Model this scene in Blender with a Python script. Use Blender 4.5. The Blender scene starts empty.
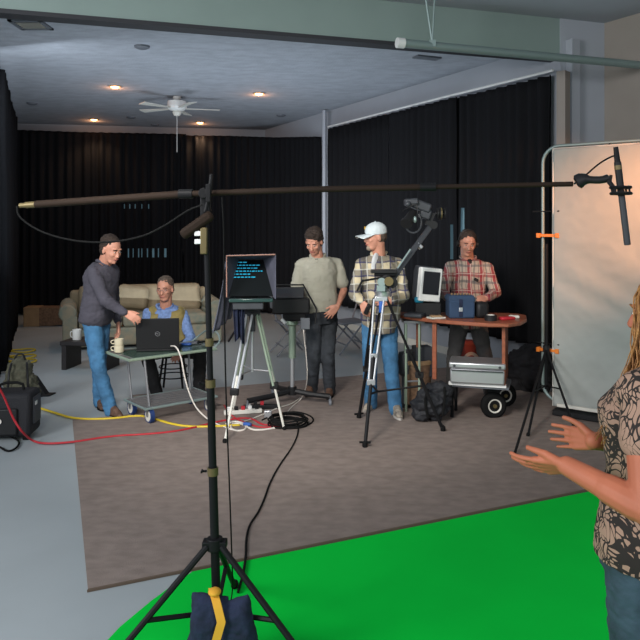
import bpy, bmesh, math, random
from mathutils import Vector, Matrix, Quaternion, noise
random.seed(4)
V = Vector
PI = math.pi
S = bpy.context.scene
C = S.collection
CAMH = 1.8
def at(px, py, D):
    return V(((px-320)*D/700.0, D, CAMH-(py-225)*D/700.0))
def gr(px, py, z=0.0):
    D = (CAMH-z)*700.0/(py-225); return V(((px-320)*D/700.0, D, z))

# ---------------------------------------------------------------- materials
def nn(nt, t, **k):
    n = nt.nodes.new(t)
    for a, b in k.items(): setattr(n, a, b)
    return n
def mat(name, col, rough=.6, metal=0., var=.0, scale=8., bump=0., bscale=60., spec=.4, emit=None, es=1., alpha=None, col2=None, trans=0., stretch=None, sheen=0.):
    m = bpy.data.materials.new(name); m.use_nodes = True
    nt = m.node_tree; b = nt.nodes['Principled BSDF']
    b.inputs['Base Color'].default_value = (*col, 1)
    b.inputs['Roughness'].default_value = rough; b.inputs['Metallic'].default_value = metal
    b.inputs['Specular IOR Level'].default_value = spec
    b.inputs['Transmission Weight'].default_value = trans
    if alpha is not None: b.inputs['Alpha'].default_value = alpha
    if emit: b.inputs['Emission Color'].default_value = (*emit, 1); b.inputs['Emission Strength'].default_value = es
    tc = nn(nt, 'ShaderNodeTexCoord'); mp = nn(nt, 'ShaderNodeMapping'); nt.links.new(tc.outputs['Object'], mp.inputs[0])
    if stretch: mp.inputs['Scale'].default_value = stretch
    if var or col2:
        no = nn(nt, 'ShaderNodeTexNoise'); no.inputs['Scale'].default_value = scale; no.inputs['Detail'].default_value = 6
        nt.links.new(mp.outputs[0], no.inputs['Vector'])
        cr = nn(nt, 'ShaderNodeValToRGB')
        c2 = col2 or tuple(min(1, c*(1+var)) for c in col)
        c1 = col if col2 else tuple(c*(1-var) for c in col)
        cr.color_ramp.elements[0].position = .35; cr.color_ramp.elements[1].position = .65
        cr.color_ramp.elements[0].color = (*c1, 1); cr.color_ramp.elements[1].color = (*c2, 1)
        nt.links.new(no.outputs['Fac'], cr.inputs[0]); nt.links.new(cr.outputs[0], b.inputs['Base Color'])
    if bump:
        n2 = nn(nt, 'ShaderNodeTexNoise'); n2.inputs['Scale'].default_value = bscale; n2.inputs['Detail'].default_value = 4
        nt.links.new(mp.outputs[0], n2.inputs['Vector'])
        bp = nn(nt, 'ShaderNodeBump'); bp.inputs['Strength'].default_value = bump; bp.inputs['Distance'].default_value = .02
        nt.links.new(n2.outputs['Fac'], bp.inputs['Height']); nt.links.new(bp.outputs[0], b.inputs['Normal'])
    return m
def plaid(name, base, layers, scale=9.):
    # layers: (axis 0..2, frequency per metre, phase, width 0..1, colour, strength)
    m = mat(name, base, .9, bump=.15, bscale=90); nt = m.node_tree; b = nt.nodes['Principled BSDF']
    tc = nn(nt, 'ShaderNodeTexCoord'); sx = nn(nt, 'ShaderNodeSeparateXYZ')
    nz = nn(nt, 'ShaderNodeTexNoise'); nz.inputs['Scale'].default_value = 4.
    mx = nn(nt, 'ShaderNodeMixRGB'); mx.blend_type = 'ADD'; mx.inputs[0].default_value = .07
    nt.links.new(tc.outputs['Object'], nz.inputs['Vector']); nt.links.new(tc.outputs['Object'], mx.inputs[1]); nt.links.new(nz.outputs['Color'], mx.inputs[2])
    nt.links.new(mx.outputs[0], sx.inputs[0])
    prev = None
    for ax, fr, ph, w, col, st in layers:
        a = nn(nt, 'ShaderNodeMath', operation='MULTIPLY_ADD'); a.inputs[1].default_value = fr; a.inputs[2].default_value = ph+50
        nt.links.new(sx.outputs[ax], a.inputs[0])
        f = nn(nt, 'ShaderNodeMath', operation='FRACT'); nt.links.new(a.outputs[0], f.inputs[0])
        l = nn(nt, 'ShaderNodeMath', operation='LESS_THAN'); l.inputs[1].default_value = w; nt.links.new(f.outputs[0], l.inputs[0])
        k = nn(nt, 'ShaderNodeMath', operation='MULTIPLY'); k.inputs[1].default_value = st; nt.links.new(l.outputs[0], k.inputs[0])
        mm = nn(nt, 'ShaderNodeMixRGB'); nt.links.new(k.outputs[0], mm.inputs[0]); mm.inputs[2].default_value = (*col, 1)
        if prev: nt.links.new(prev.outputs[0], mm.inputs[1])
        else: mm.inputs[1].default_value = (*base, 1)
        prev = mm
    nt.links.new(prev.outputs[0], b.inputs['Base Color'])
    return m
def voro_print(name, c1, c2, scale=30):
    m = mat(name, c1, .85); nt = m.node_tree; b = nt.nodes['Principled BSDF']
    tc = nn(nt, 'ShaderNodeTexCoord'); no = nn(nt, 'ShaderNodeTexNoise'); no.inputs['Scale'].default_value = 9; no.inputs['Detail'].default_value = 1
    mx = nn(nt, 'ShaderNodeMixRGB'); mx.blend_type = 'ADD'; mx.inputs[0].default_value = .28
    nt.links.new(tc.outputs['Object'], no.inputs['Vector']); nt.links.new(tc.outputs['Object'], mx.inputs[1]); nt.links.new(no.outputs['Color'], mx.inputs[2])
    w = nn(nt, 'ShaderNodeTexVoronoi'); w.feature = 'DISTANCE_TO_EDGE'; w.inputs['Scale'].default_value = scale
    nt.links.new(mx.outputs[0], w.inputs['Vector'])
    w2 = nn(nt, 'ShaderNodeTexNoise'); w2.inputs['Scale'].default_value = 11; nt.links.new(tc.outputs['Object'], w2.inputs['Vector'])
    l = nn(nt, 'ShaderNodeMath', operation='MULTIPLY_ADD'); l.inputs[1].default_value = .7; l.inputs[2].default_value = -.22; nt.links.new(w2.outputs['Fac'], l.inputs[0])
    g = nn(nt, 'ShaderNodeMath', operation='GREATER_THAN'); nt.links.new(w.outputs['Distance'], g.inputs[0]); nt.links.new(l.outputs[0], g.inputs[1])
    mm = nn(nt, 'ShaderNodeMixRGB'); nt.links.new(g.outputs[0], mm.inputs[0]); mm.inputs[1].default_value = (*c2, 1); mm.inputs[2].default_value = (*c1, 1)
    nt.links.new(mm.outputs[0], b.inputs['Base Color'])
    return m
M = dict(
 floor=mat('painted_concrete', (.335,.37,.385), .5, var=.05, scale=1.2, bump=.02),
 green=mat('green_paint', (.0,.53,.045), .95, spec=.1, var=.04, scale=2),
 carpet=mat('taupe_carpet', (.215,.172,.152), .95, col2=(.265,.215,.19), scale=9, bump=.3, bscale=200, stretch=(1,1.6,1), spec=.1),
 carpet_edge=mat('carpet_binding', (.12,.085,.06), .9),
 ceil=mat('ceiling_plaster', (.37,.39,.43), .85, var=.09, scale=5, bump=.5, bscale=35, stretch=(1,2,1)),
 wallc=mat('cool_wall', (.40,.42,.46), .8, var=.02, scale=3), wallb=mat('beige_wall', (.33,.29,.25), .8, var=.03, scale=3),
 header=mat('header_paint', (.245,.31,.285), .7, var=.03, scale=2), seal=mat('dark_seal', (.03,.03,.035), .6),
 cream=mat('beige_trim', (.30,.26,.23), .8),
 curt=mat('black_drape', (.012,.012,.0135), .95, bump=.2, bscale=120, spec=.06),
 black=mat('black_plastic', (.012,.012,.013), .5, spec=.25), blackm=mat('black_metal', (.009,.009,.010), .55, spec=.15), rubber=mat('rubber', (.011,.011,.011), .9, spec=.05),
 boom=mat('graphite_tube', (.022,.014,.010), .7, spec=.1), brass=mat('brass_collar', (.15,.115,.05), .45, metal=.4),
 dgrey=mat('dark_grey_plastic', (.035,.038,.045), .5, var=.1), mgrey=mat('mid_grey', (.14,.15,.17), .5), hood=mat('hood_fabric', (.085,.088,.12), .9, var=.15),
 silver=mat('brushed_aluminium', (.55,.56,.58), .35, metal=.75), chrome=mat('chrome', (.36,.37,.39), .45, metal=.5), galv=mat('galvanised', (.25,.32,.31), .45, metal=.4),
 lgreen=mat('pale_green_metal', (.30,.38,.29), .45, metal=.3), white=mat('white_paint', (.72,.72,.70), .5), offw=mat('offwhite', (.62,.60,.54), .6),
 wood=mat('mahogany_laminate', (.27,.085,.045), .35, var=.15, scale=6, stretch=(1,6,6)), tan=mat('tan_card', (.30,.19,.10), .85, var=.1),
 orange=mat('orange_clamp', (.75,.20,.02), .45), red=mat('red_cable', (.42,.02,.03), .5), yellow=mat('yellow_cable', (.62,.45,.03), .5), ycol=mat('ochre_strap', (.72,.36,.03), .8),
 wcable=mat('white_cable', (.65,.60,.54), .5), blue=mat('blue_plastic', (.02,.09,.35), .4), navy=mat('navy_fabric', (.012,.018,.045), .9, var=.3, scale=20, bump=.3, bscale=40),
 tblue=mat('teal_plastic', (.01,.18,.28), .4), bluebag=mat('blue_case_fabric', (.025,.05,.10), .85, var=.1),
 sofa=mat('floral_upholstery', (.33,.27,.185), .9, col2=(.20,.22,.175), scale=9, bump=.2, bscale=80), cush=mat('cushion', (.27,.21,.13), .9, var=.1),
 olive=mat('olive_canvas', (.085,.082,.055), .9, var=.2, scale=25), jeans=mat('blue_denim', (.05,.155,.29), .85, var=.28, scale=9, bump=.15, bscale=50),
 djeans=mat('dark_denim', (.035,.04,.048), .85, var=.3, scale=10, bump=.15, bscale=50), wjeans=mat('washed_denim', (.028,.055,.075), .85, var=.35, scale=12, bump=.15, bscale=60),
 fleece=mat('slate_fleece', (.068,.064,.082), .95, var=.08, bump=.2, bscale=120), polo=mat('beige_polo_knit', (.36,.345,.28), .9, var=.05, bump=.15, bscale=120),
 vest=mat('khaki_vest', (.27,.21,.075), .9, var=.15, scale=20), bshirt=mat('light_blue_shirt', (.17,.26,.50), .85, var=.2, scale=40),
 btrous=mat('black_trousers', (.014,.014,.015), .9), gtrous=mat('grey_trousers', (.075,.072,.070), .9, var=.1), belt=mat('leather_belt', (.02,.015,.012), .5),
 skin=mat('skin', (.58,.27,.185), .5, var=.08, scale=18), skinw=mat('skin_fair', (.42,.135,.07), .6, var=.06, scale=14), lip=mat('lips', (.36,.10,.09), .5), eyew=mat('eye_white', (.6,.58,.55), .3), iris=mat('dark_iris', (.03,.02,.015), .2),
 hairb=mat('brown_hair', (.035,.022,.016), .7, var=.4, scale=60, bump=.5, bscale=150), hairg=mat('greying_hair', (.09,.065,.05), .75, var=.4, scale=60, bump=.4, bscale=150),
 goatee=mat('grey_goatee', (.32,.25,.19), .9), hairl=mat('blond_hair', (.20,.085,.025), .5, col2=(.42,.21,.06), scale=40, bump=.3, bscale=200),
 capm=mat('white_cap_cotton', (.62,.68,.70), .85, var=.04), sole=mat('pale_sole', (.5,.47,.42), .7), brownl=mat('brown_shoe', (.11,.06,.04), .6, var=.3, scale=30), sneak=mat('tan_sneaker', (.42,.36,.28), .7, col2=(.16,.14,.13), scale=30),
 wshirt=mat('white_cotton', (.60,.61,.62), .9),
 silk=mat('diffusion_fabric', (.34,.355,.335), .7, var=.03, scale=3, bump=.25, bscale=6, spec=.3), pgreen=mat('pipe_paint', (.22,.33,.30), .35, metal=.5),
 lamp=mat('lamp_glow', (1,.6,.3), .5, emit=(1,.42,.13), es=16), ring=mat('downlight_trim', (.55,.38,.26), .5), screen=mat('black_screen', (.006,.006,.008), .12, spec=.6),
 text=mat('cyan_text', (.0,.2,.3), .5, emit=(.03,.36,.58), es=.75), pglass=mat('prompter_glass', (.010,.012,.013), .08, spec=.7), pframe=mat('prompter_tray', (.015,.045,.04), .25, spec=.6), rimw=mat('hood_edge', (.30,.16,.12), .7),
 win=mat('daylight_pane', (.3,.5,.6), .5, emit=(.22,.40,.50), es=.16), coffee=mat('dark_wood', (.018,.016,.017), .5), brown=mat('brown_basket', (.17,.10,.06), .8, var=.3, scale=30),
 redc=mat('red_case', (.28,.05,.035), .6), skinred=mat('x', (.4,.1,.1)), green_mug=mat('cream_glaze', (.60,.53,.38), .3), bgreen=mat('green_glass', (.07,.11,.09), .15, spec=.7), steel=mat('grey_steel', (.23,.23,.24), .4, metal=.5),
 cblue=mat('caster_rubber', (.012,.035,.13), .6), strap=mat('orange_stripe', (.6,.25,.05), .7), emblem=mat('gold_emblem', (.55,.33,.03), .5), print_=voro_print('printed_blouse', (.33,.215,.155), (.020,.016,.014), 38),
)
M['plaidA'] = plaid('cream_navy_flannel', (.60,.51,.34), [(0,7.2,0.0,.42,(.045,.045,.06),.62),(2,7.2,0.2,.42,(.045,.045,.06),.62),(0,7.2,.14,.13,(.01,.015,.08),.8),(2,7.2,.34,.13,(.01,.015,.08),.8),(0,7.2,.68,.08,(.7,.68,.6),.6),(2,7.2,.86,.08,(.7,.68,.6),.6)])
M['plaidB'] = plaid('red_cream_flannel', (.38,.32,.26), [(0,8,0.0,.34,(.24,.015,.03),.85),(2,6,0.2,.26,(.22,.015,.03),.7),(0,8,.5,.12,(.09,.10,.09),.6),(2,6,.6,.16,(.08,.09,.10),.6),(0,8,.78,.07,(.55,.5,.45),.7),(0,8,.14,.05,(.03,.03,.05),.6),(2,6,.05,.05,(.5,.45,.4),.6)])

# ---------------------------------------------------------------- mesh builder
class MB:
    def __init__(s): s.v = []; s.f = []; s.mi = []; s.cur = 0
    def add(s, vs, fs):
        o = len(s.v); s.v += [V(a) for a in vs]
        for f in fs: s.f.append([i+o for i in f]); s.mi.append(s.cur)
        return s
    def m(s, i): s.cur = i; return s
    def box(s, c, d, rot=None):
        c = V(c); h = [x/2 for x in d]
        vs = [V((a*h[0], b*h[1], e*h[2])) for a in (-1,1) for b in (-1,1) for e in (-1,1)]
        if rot is not None: vs = [rot @ a for a in vs]
        return s.add([a+c for a in vs], [(0,1,3,2),(4,6,7,5),(0,4,5,1),(2,3,7,6),(0,2,6,4),(1,5,7,3)])
    def loft(s, rings, cap=True, closed=False):
        n = len(rings[0]); vs = [p for r in rings for p in r]; fs = []
        R = len(rings)
        for i in range(R if closed else R-1):
            for j in range(n):
                a = i*n+j; b = i*n+(j+1) % n; c = ((i+1) % R)*n+(j+1) % n; d = ((i+1) % R)*n+j
                fs.append((a,b,c,d))
        if cap and not closed: fs.append(tuple(range(n))[::-1]); fs.append(tuple((R-1)*n+j for j in range(n)))
        return s.add(vs, fs)
    def frame(s, d):
        d = d.normalized(); a = V((0,0,1)) if abs(d.z) < .9 else V((1,0,0))
        u = d.cross(a).normalized(); return u, d.cross(u).normalized()
    def cyl(s, a, b, ra, rb=None, n=12):
        a = V(a); b = V(b); rb = ra if rb is None else rb; u, w = s.frame(b-a)
        return s.loft([[p+(u*math.cos(2*PI*k/n)+w*math.sin(2*PI*k/n))*r for k in range(n)] for p, r in ((a,ra),(b,rb))])
    def cap(s, a, b, ra, rb=None, n=12):          # capsule with round ends
        a = V(a); b = V(b); rb = ra if rb is None else rb; d = (b-a)
        if d.length < 1e-6: d = V((0,0,1e-4))
        u, w = s.frame(d); d.normalize(); pr = []
        for k in range(4): t = k/4*PI/2; pr.append((a-d*ra*math.cos(t), max(ra*math.sin(t), ra*.05)))
        pr.append((a, ra)); pr.append((b, rb))
        for k in range(3,-1,-1): t = k/4*PI/2; pr.append((b+d*rb*math.cos(t), max(rb*math.sin(t), rb*.05)))
        return s.loft([[p+(u*math.cos(2*PI*k/n)+w*math.sin(2*PI*k/n))*r for k in range(n)] for p, r in pr])
    def ell(s, c, r, X=V((1,0,0)), Y=V((0,1,0)), Z=V((0,0,1)), n=16, m=10):
        rings = []
        for i in range(m+1):
            t = PI*i/m; rr = max(math.sin(t), .02)
            rings.append([V(c)+X*(r[0]*rr*math.cos(2*PI*k/n))+Y*(r[1]*rr*math.sin(2*PI*k/n))-Z*(r[2]*math.cos(t)) for k in range(n)])
        return s.loft(rings)
    def tube(s, pts, r, n=8, closed=False, smooth=0):
        pts = [V(p) for p in pts]
        for _ in range(smooth):
            q = [pts[0]]
            for a, b in zip(pts, pts[1:]): q += [a*.75+b*.25, a*.25+b*.75]
            pts = q+[pts[-1]]
        rs = r if isinstance(r, (list,tuple)) else [r]*len(pts); rings = []; L = len(pts)
        d0 = (pts[1]-pts[0]).normalized(); u, w = s.frame(d0); prev = d0
        for i, p in enumerate(pts):
            if closed: d = (pts[(i+1) % L]-pts[i-1]).normalized()
            else: d = (pts[min(i+1,L-1)]-pts[max(i-1,0)]).normalized()
            q = prev.rotation_difference(d); u = q @ u; w = q @ w; prev = d
            rr = rs[min(i, len(rs)-1)]
            rings.append([p+(u*math.cos(2*PI*k/n)+w*math.sin(2*PI*k/n))*rr for k in range(n)])
        return s.loft(rings, closed=closed)
    def lathe(s, prof, o=(0,0,0), ax=V((0,0,1)), n=24):
        u, w = s.frame(V(ax)); o = V(o)
        return s.loft([[o+ax*z+(u*math.cos(2*PI*k/n)+w*math.sin(2*PI*k/n))*max(r,1e-4) for k in range(n)] for r, z in prof])
    def prism(s, poly, z0, z1):
        n = len(poly)
        return s.add([V((p[0],p[1],z0)) for p in poly]+[V((p[0],p[1],z1)) for p in poly],
            [tuple(range(n))[::-1], tuple(range(n,2*n))]+[(i,(i+1)%n,n+(i+1)%n,n+i) for i in range(n)])
    def mesh(s, name):
        me = bpy.data.meshes.new(name); me.from_pydata([tuple(a) for a in s.v], [], s.f); me.update(); return me
def finish(name, me, mats, parent, smooth, bev, off=None, origin=None):
    if not isinstance(mats, (list,tuple)): mats = [mats]
    for m_ in mats: me.materials.append(m_)
    bm = bmesh.new(); bm.from_mesh(me); bmesh.ops.recalc_face_normals(bm, faces=bm.faces)
    if off is not None: bmesh.ops.translate(bm, vec=-V(off), verts=bm.verts)
    if origin is not None: bmesh.ops.translate(bm, vec=-V(origin), verts=bm.verts)
    bm.to_mesh(me); bm.free()
    if smooth:
        me.polygons.foreach_set('use_smooth', [True]*len(me.polygons))
        if smooth == 1: me.set_sharp_from_angle(angle=math.radians(42))
    o = bpy.data.objects.new(name, me); C.objects.link(o)
    if origin is not None: o.location = origin
    if parent is not None: o.parent = parent
    if bev:
        b = o.modifiers.new('bevel', 'BEVEL'); b.width = bev; b.segments = 2; b.limit_method = 'ANGLE'; b.angle_limit = math.radians(50)
    return o
def build(mb, name, mats, parent=None, smooth=1, bev=0, off=None, origin=None):
    me = mb.mesh(name); me.polygons.foreach_set('material_index', mb.mi)
    return finish(name, me, mats, parent, smooth, bev, off, origin)
def remesh(mb, vox, it=4, disp=0, dscale=9, seed=0):
    me = mb.mesh('t'); bm = bmesh.new(); bm.from_mesh(me); bmesh.ops.recalc_face_normals(bm, faces=bm.faces); bm.to_mesh(me); bm.free()
    o = bpy.data.objects.new('t', me); C.objects.link(o)
    r = o.modifiers.new('r', 'REMESH'); r.mode = 'VOXEL'; r.voxel_size = vox
    if it: k = o.modifiers.new('s', 'SMOOTH'); k.factor = .6; k.iterations = it
    dg = bpy.context.evaluated_depsgraph_get(); dg.update()
    out = bpy.data.meshes.new_from_object(o.evaluated_get(dg)); bpy.data.objects.remove(o); bpy.data.meshes.remove(me)
    if disp:
        nrm = [V(v.normal) for v in out.vertices]; cos = []
        for i_, v in enumerate(out.vertices):
            co_ = V(v.co); p = co_*dscale; q = V((p.x, p.y, p.z*1.6))
            d = noise.noise(q+V((seed,0,0)))+.5*abs(noise.noise(q*2.1+V((0,seed,0))))*2-.3
            co_ += nrm[i_]*d*disp; cos += co_[:]
        out.vertices.foreach_set('co', cos); out.update()
    out.materials.clear()
    return out
def rbuild(mb, name, mats, parent, vox, it=4, disp=0, off=None, dscale=9, seed=0, cutfn=None):
    me = remesh(mb, vox, it, disp, dscale, seed)
    if cutfn:
        bm = bmesh.new(); bm.from_mesh(me); cutfn(bm); bm.to_mesh(me); bm.free()
    return finish(name, me, mats, parent, 2, 0, off)
def tag(o, label, cat, group=None, kind=None):
    o['label'] = label; o['category'] = cat
    if group: o['group'] = group
    if kind: o['kind'] = kind
    return o
def thing(name, label, cat, loc=(0,0,0), rotz=0, group=None):
    o = bpy.data.objects.new(name, None); C.objects.link(o); o.location = loc; o.rotation_euler = (0,0,rotz); o.empty_display_size = .1
    return tag(o, label, cat, group)
def dup(root, loc, rotz=0, label=None):
    r = root.copy(); C.objects.link(r); r.location = loc; r.rotation_euler = (0,0,rotz)
    if label: r['label'] = label
    for ch in list(root.children):
        c = ch.copy(); C.objects.link(c); c.parent = r
        for g in list(ch.children):
            d = g.copy(); C.objects.link(d); d.parent = c
    return r
def struct(o): o['kind'] = 'structure'; return o
def RZ(a): return Matrix.Rotation(a, 3, 'Z')
def RM(x=0, y=0, z=0): return (Matrix.Rotation(z,3,'Z') @ Matrix.Rotation(y,3,'Y') @ Matrix.Rotation(x,3,'X'))

# ---------------------------------------------------------------- the room
CZ = 3.88
b = MB(); b.box((0,8,-.05), (16,22,.1)); struct(build(b, 'floor', M['floor']))
corner = V((-1.2,15.3)); rdir = V((.472,-.882)); bdir = V((-.98,-.19)).normalized()
def wallslab(name, a, c, z0, z1, m, th=.12, nrm=1):
    a = V(a[:2]); c = V(c[:2]); d = (c-a).normalized(); n = V((d.y,-d.x))*nrm*th
    b = MB(); b.prism([a, c, c+n, a+n], z0, z1); return struct(build(b, name, m))
rend = corner+rdir*8.5            # right wall of the far room, to its pier
wallslab('wall_right', corner, rend, 0, CZ, M['wallc'], nrm=-1)
bend = corner+bdir*6.2
wallslab('wall_back', corner, bend, 0, CZ, M['wallc'], nrm=1)
lend = V((-4.3,5.2))
wallslab('wall_left', bend+V((-.15,0)), lend+V((-.25,0)), 0, CZ, M['wallc'], nrm=1)
# far room ceiling
h0 = V((-4.75,5.556)); h1 = V((2.72,7.88))
b = MB(); b.prism([h0+V((-.3,.05)), h1+V((.3,.12)), corner+V((.3,.3)), bend+V((-.6,.3))], CZ, CZ+.1); struct(build(b, 'ceiling', M['ceil']))
hd = (h1-h0).normalized(); hn = V((hd.y,-hd.x))
b = MB(); b.prism([h0, h1, h1-hn*.16, h0-hn*.16], 3.70, 4.18); struct(build(b, 'trim_1', M['header']))
b = MB(); b.prism([h0+hn*.01, h1+hn*.01, h1-hn*.17, h0-hn*.17], 3.665, 3.705); struct(build(b, 'trim_2', M['seal']))
# pier and near wall
p0 = V((2.70,7.86)); p1 = V((3.30,8.06))
b = MB(); b.prism([p0, p1, p1-hn*.3, p0-hn*.3], 0, 4.12); struct(build(b, 'wall_pier', M['wallc']))
nw = V((3.27,8.05)); nwe = nw+V((.50,-.866))*6.
wallslab('wall_near_right', nw, nwe, 0, 4.12, M['wallb'], nrm=-1)
b = MB(); b.prism([h0+hn*.0, p1+V((0.2,0.06)), nwe+V((.6,0)), V((-5.0,3.4))], 4.12, 4.2); struct(build(b, 'ceiling', M['wallc']))
# strip of trim beside the drape
b = MB(); b.prism([(2.615,7.74),(2.70,7.84),(2.78,7.78),(2.69,7.68)], 0, 3.5); struct(build(b, 'trim_3', M['cream']))
b = MB(); q0 = corner+rdir*.02-V((.0,.02)); b.prism([q0+V((-.012,-.01)), rend+V((-.012,-.01)), rend+V((0,0)), q0], 0, .1); struct(build(b, 'baseboard_right', M['offw']))

# floor coverings
cp = [(-1.14,3.44),(-2.27,6.42),(-1.80,6.62),(-2.0,7.36),(.355,8.29),(1.75,8.86),(3.05,6.55),(3.28,5.36),(1.83,4.75)]
b = MB(); b.prism(cp, .001, .012); o = build(b, 'carpet', M['carpet']); tag(o, 'taupe brown low-pile carpet the film crew stands on', 'carpet')
b = MB(); b.prism([cp[0], cp[8], cp[7], (cp[7][0]+.02,cp[7][1]-.02), (cp[8][0]+.006,cp[8][1]-.014), (cp[0][0],cp[0][1]-.014)], .001, .013); build(b, 'binding', M['carpet_edge'], o)
gp = [(-1.05,2.4),(-.95,2.9),(-.893,3.127),(-.807,3.34),(-.733,3.49),(-.66,3.625),(1.83,4.72),(3.28,5.33),(3.9,4.2),(3.2,1.2),(-1.05,1.2)]
b = MB(); b.prism(gp, .0005, .006); tag(build(b, 'green_screen_floor', M['green']), 'bright green chroma key floor in the foreground', 'green screen')

# drapes
def curtain(name, label, path, ztop, zbot, amp=.055, wl=.17, seed=0, slits=(), group=None):
    pts = [V(p) for p in path]; L = [0]
    for a, c in zip(pts, pts[1:]): L.append(L[-1]+(c-a).length)
    n = int(L[-1]/.022); rows = 40 if slits else 10; vs = []; meta = []
    for i in range(n+1):
        s_ = L[-1]*i/n; k = max(j for j in range(len(L)-1) if L[j] <= s_+1e-9)
        t = (s_-L[k])/(L[k+1]-L[k]); p = pts[k].lerp(pts[k+1], t); d = (pts[k+1]-pts[k]).normalized(); nr = V((-d.y, d.x))
        ph = s_/wl*2*PI+2.2*noise.noise(V((s_*1.3, seed, 0)))+1.5*noise.noise(V((s_*4, seed, 3)))
        am = amp*(.55+.6*abs(noise.noise(V((s_*2.1, seed, 7)))*2))
        for r in range(rows+1):
            f = r/rows; a2 = am*(.75+.35*f)
            zt = ztop(s_/L[-1]) if callable(ztop) else ztop
            off = a2*math.sin(ph+.5*noise.noise(V((s_*2, f*1.5, seed)))) + .02*noise.noise(V((s_*5, f*3, seed+9)))
            q = p+nr*off
            vs.append(V((q.x, q.y, zt+(zbot-zt)*f+ (0 if r < rows else .012*noise.noise(V((s_*3,seed,1)))))))
    fs = []
    for i in range(n):
        for r in range(rows):
            q = vs[i*(rows+1)+r]; px = 320+700*q.x/q.y; py = 225-700*(q.z-CAMH)/q.y
            if any(a <= px <= b_ and c <= py <= d_ for a, b_, c, d_ in slits): continue
            fs.append((i*(rows+1)+r, i*(rows+1)+r+1, (i+1)*(rows+1)+r+1, (i+1)*(rows+1)+r))
    mb = MB(); mb.add(vs, fs); o = build(mb, name, M['curt'], smooth=2)
    sd = o.modifiers.new('th', 'SOLIDIFY'); sd.thickness = .004
    return tag(o, label, 'curtain', group)
GR = 'black drapes closing off the studio'
rw = lambda t: (corner+rdir*t)+V((-.2,-.12))
def rpx(px, off=.17):      # point on the right wall line seen at this column
    k = (px-320)/700.; a = corner+V((-off,-off*.4)); t = (k*a.y-a.x)/(rdir.x-k*rdir.y); return a+rdir*t
curtain('curtain', 'black drape on the right wall, panel nearest the back corner post', [rpx(328), rpx(388)], 3.5, .42, seed=1, group=GR)
curtain('curtain', 'black drape on the right wall, middle panel behind the camera jib', [rpx(389), rpx(457)], 3.5, .42, seed=2, group=GR, slits=[(450.2,452.4,222,270),(451.0,452.4,196,222)])
curtain('curtain', 'black drape on the right wall, panel nearest the white diffusion screen', [rpx(456.5,.12), rpx(553,.10)], 3.5, .40, seed=5, group=GR, slits=[(460.3,462.6,205,262)])
curtain('curtain', 'black drape on the back wall behind the sofa', [(-6.55,13.80),(-5,14.28),(-2.80,14.62)], 3.70, .03, seed=6, group=GR, slits=[(x,x+1.4,247,256) for x in (127,132,137.5,141,146,152,157,164)]+[(x,x+1.2,201,205) for x in (123,129,134,141,147)])
curtain('curtain', 'black drape on the back wall behind the prompter, sweeping forward to the corner post', [(-2.88,14.52),(-1.75,14.6),(-.9,14.1),(.0,12.9)], lambda t: 3.66 if t < .3 else 3.66-(t-.3)*.33, .03, seed=8, group=GR, slits=[(180.4,182.0,228,245),(181.2,182.8,250,268),(182.4,183.8,272,285)])
curtain('curtain', 'black drape along the left wall above the backpack', [(-6.35,13.9),(-5.35,12.3),(-4.62,10.4),(-3.88,8.55),(-3.72,7.9),(-3.75,6.9)], 3.68, .03, seed=9, group=GR)
# curtain track and post in the corner
b = MB(); b.tube([(p.x,p.y,3.54) for p in (rpx(328), rpx(440), rpx(553,.13))], .016, 8); tag(build(b, 'curtain_track', M['white']), 'white curtain track along the right wall', 'curtain track')
b = MB(); pp = at(324.5,200,12.55); b.box((pp.x,pp.y,1.93), (.06,.05,3.86), RZ(-.5)); tag(build(b, 'post', M['wallc'], bev=.005), 'white post between the two black drapes in the far corner', 'post')
# daylight behind the drape gaps
def window(n, a, c, z0, z1):
    a = V(a); c = V(c); d = (c-a).normalized(); nr = V((d.y,-d.x)); 
    if nr.y > 0: nr = -nr
    fr = MB(); w = (c-a).length
    def bx(s0, s1, za, zb): fr.prism([a+d*s0, a+d*s1, a+d*s1+nr*.05, a+d*s0+nr*.05], za, zb)
    bx(0,.06,z0,z1); bx(w-.06,w,z0,z1); bx(.06,w-.06,z0,z0+.06); bx(.06,w-.06,z1-.06,z1)
    o = struct(build(fr, 'window_%d' % n, M['white'])); g = MB(); g.prism([a+d*.06+nr*.01, a+d*(w-.06)+nr*.01, a+d*(w-.06)+nr*.02, a+d*.06+nr*.02], z0+.06, z1-.06)
    build(g, 'pane', M['win'], o)
window(1, rpx(441,.012), rpx(478,.012), 1.0, 2.4)
window(2, V((-4.35,14.67)), V((-2.65,15.0)), .4, 2.5)

# ceiling fittings
r = thing('ceiling_light', 'glowing recessed ceiling light, nearer left of the four', 'ceiling light', gr(115,86,CZ), 0, 'recessed lights in the far ceiling')
b = MB(); b.lathe([(.10,0),(.10,-.012),(.072,-.018),(.066,0)]); build(b, 'trim_ring', M['ring'], r)
b = MB(); b.lathe([(.062,.0),(.058,-.02),(.03,-.035),(.001,-.04)]); build(b, 'bulb', M['lamp'], r)
for px, py, lab in ((259,93,'nearer right of the four, right of the fan'),(94,119,'farther left of the four'),(200,122,'farther right of the four, beyond the fan')):
    dup(r, gr(px,py,CZ), 0, 'glowing recessed ceiling light, '+lab)
def onC(px, py, z=CZ):
    D = (z-CAMH)*700./(225-py); return V(((px-320)*D/700., D, z))
for o, (px, py) in zip([x for x in C.objects if x.name.startswith('ceiling_light')], ((115,86),(259,93),(94,119),(200,122))): 
    o.location = onC(px, py)
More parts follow.
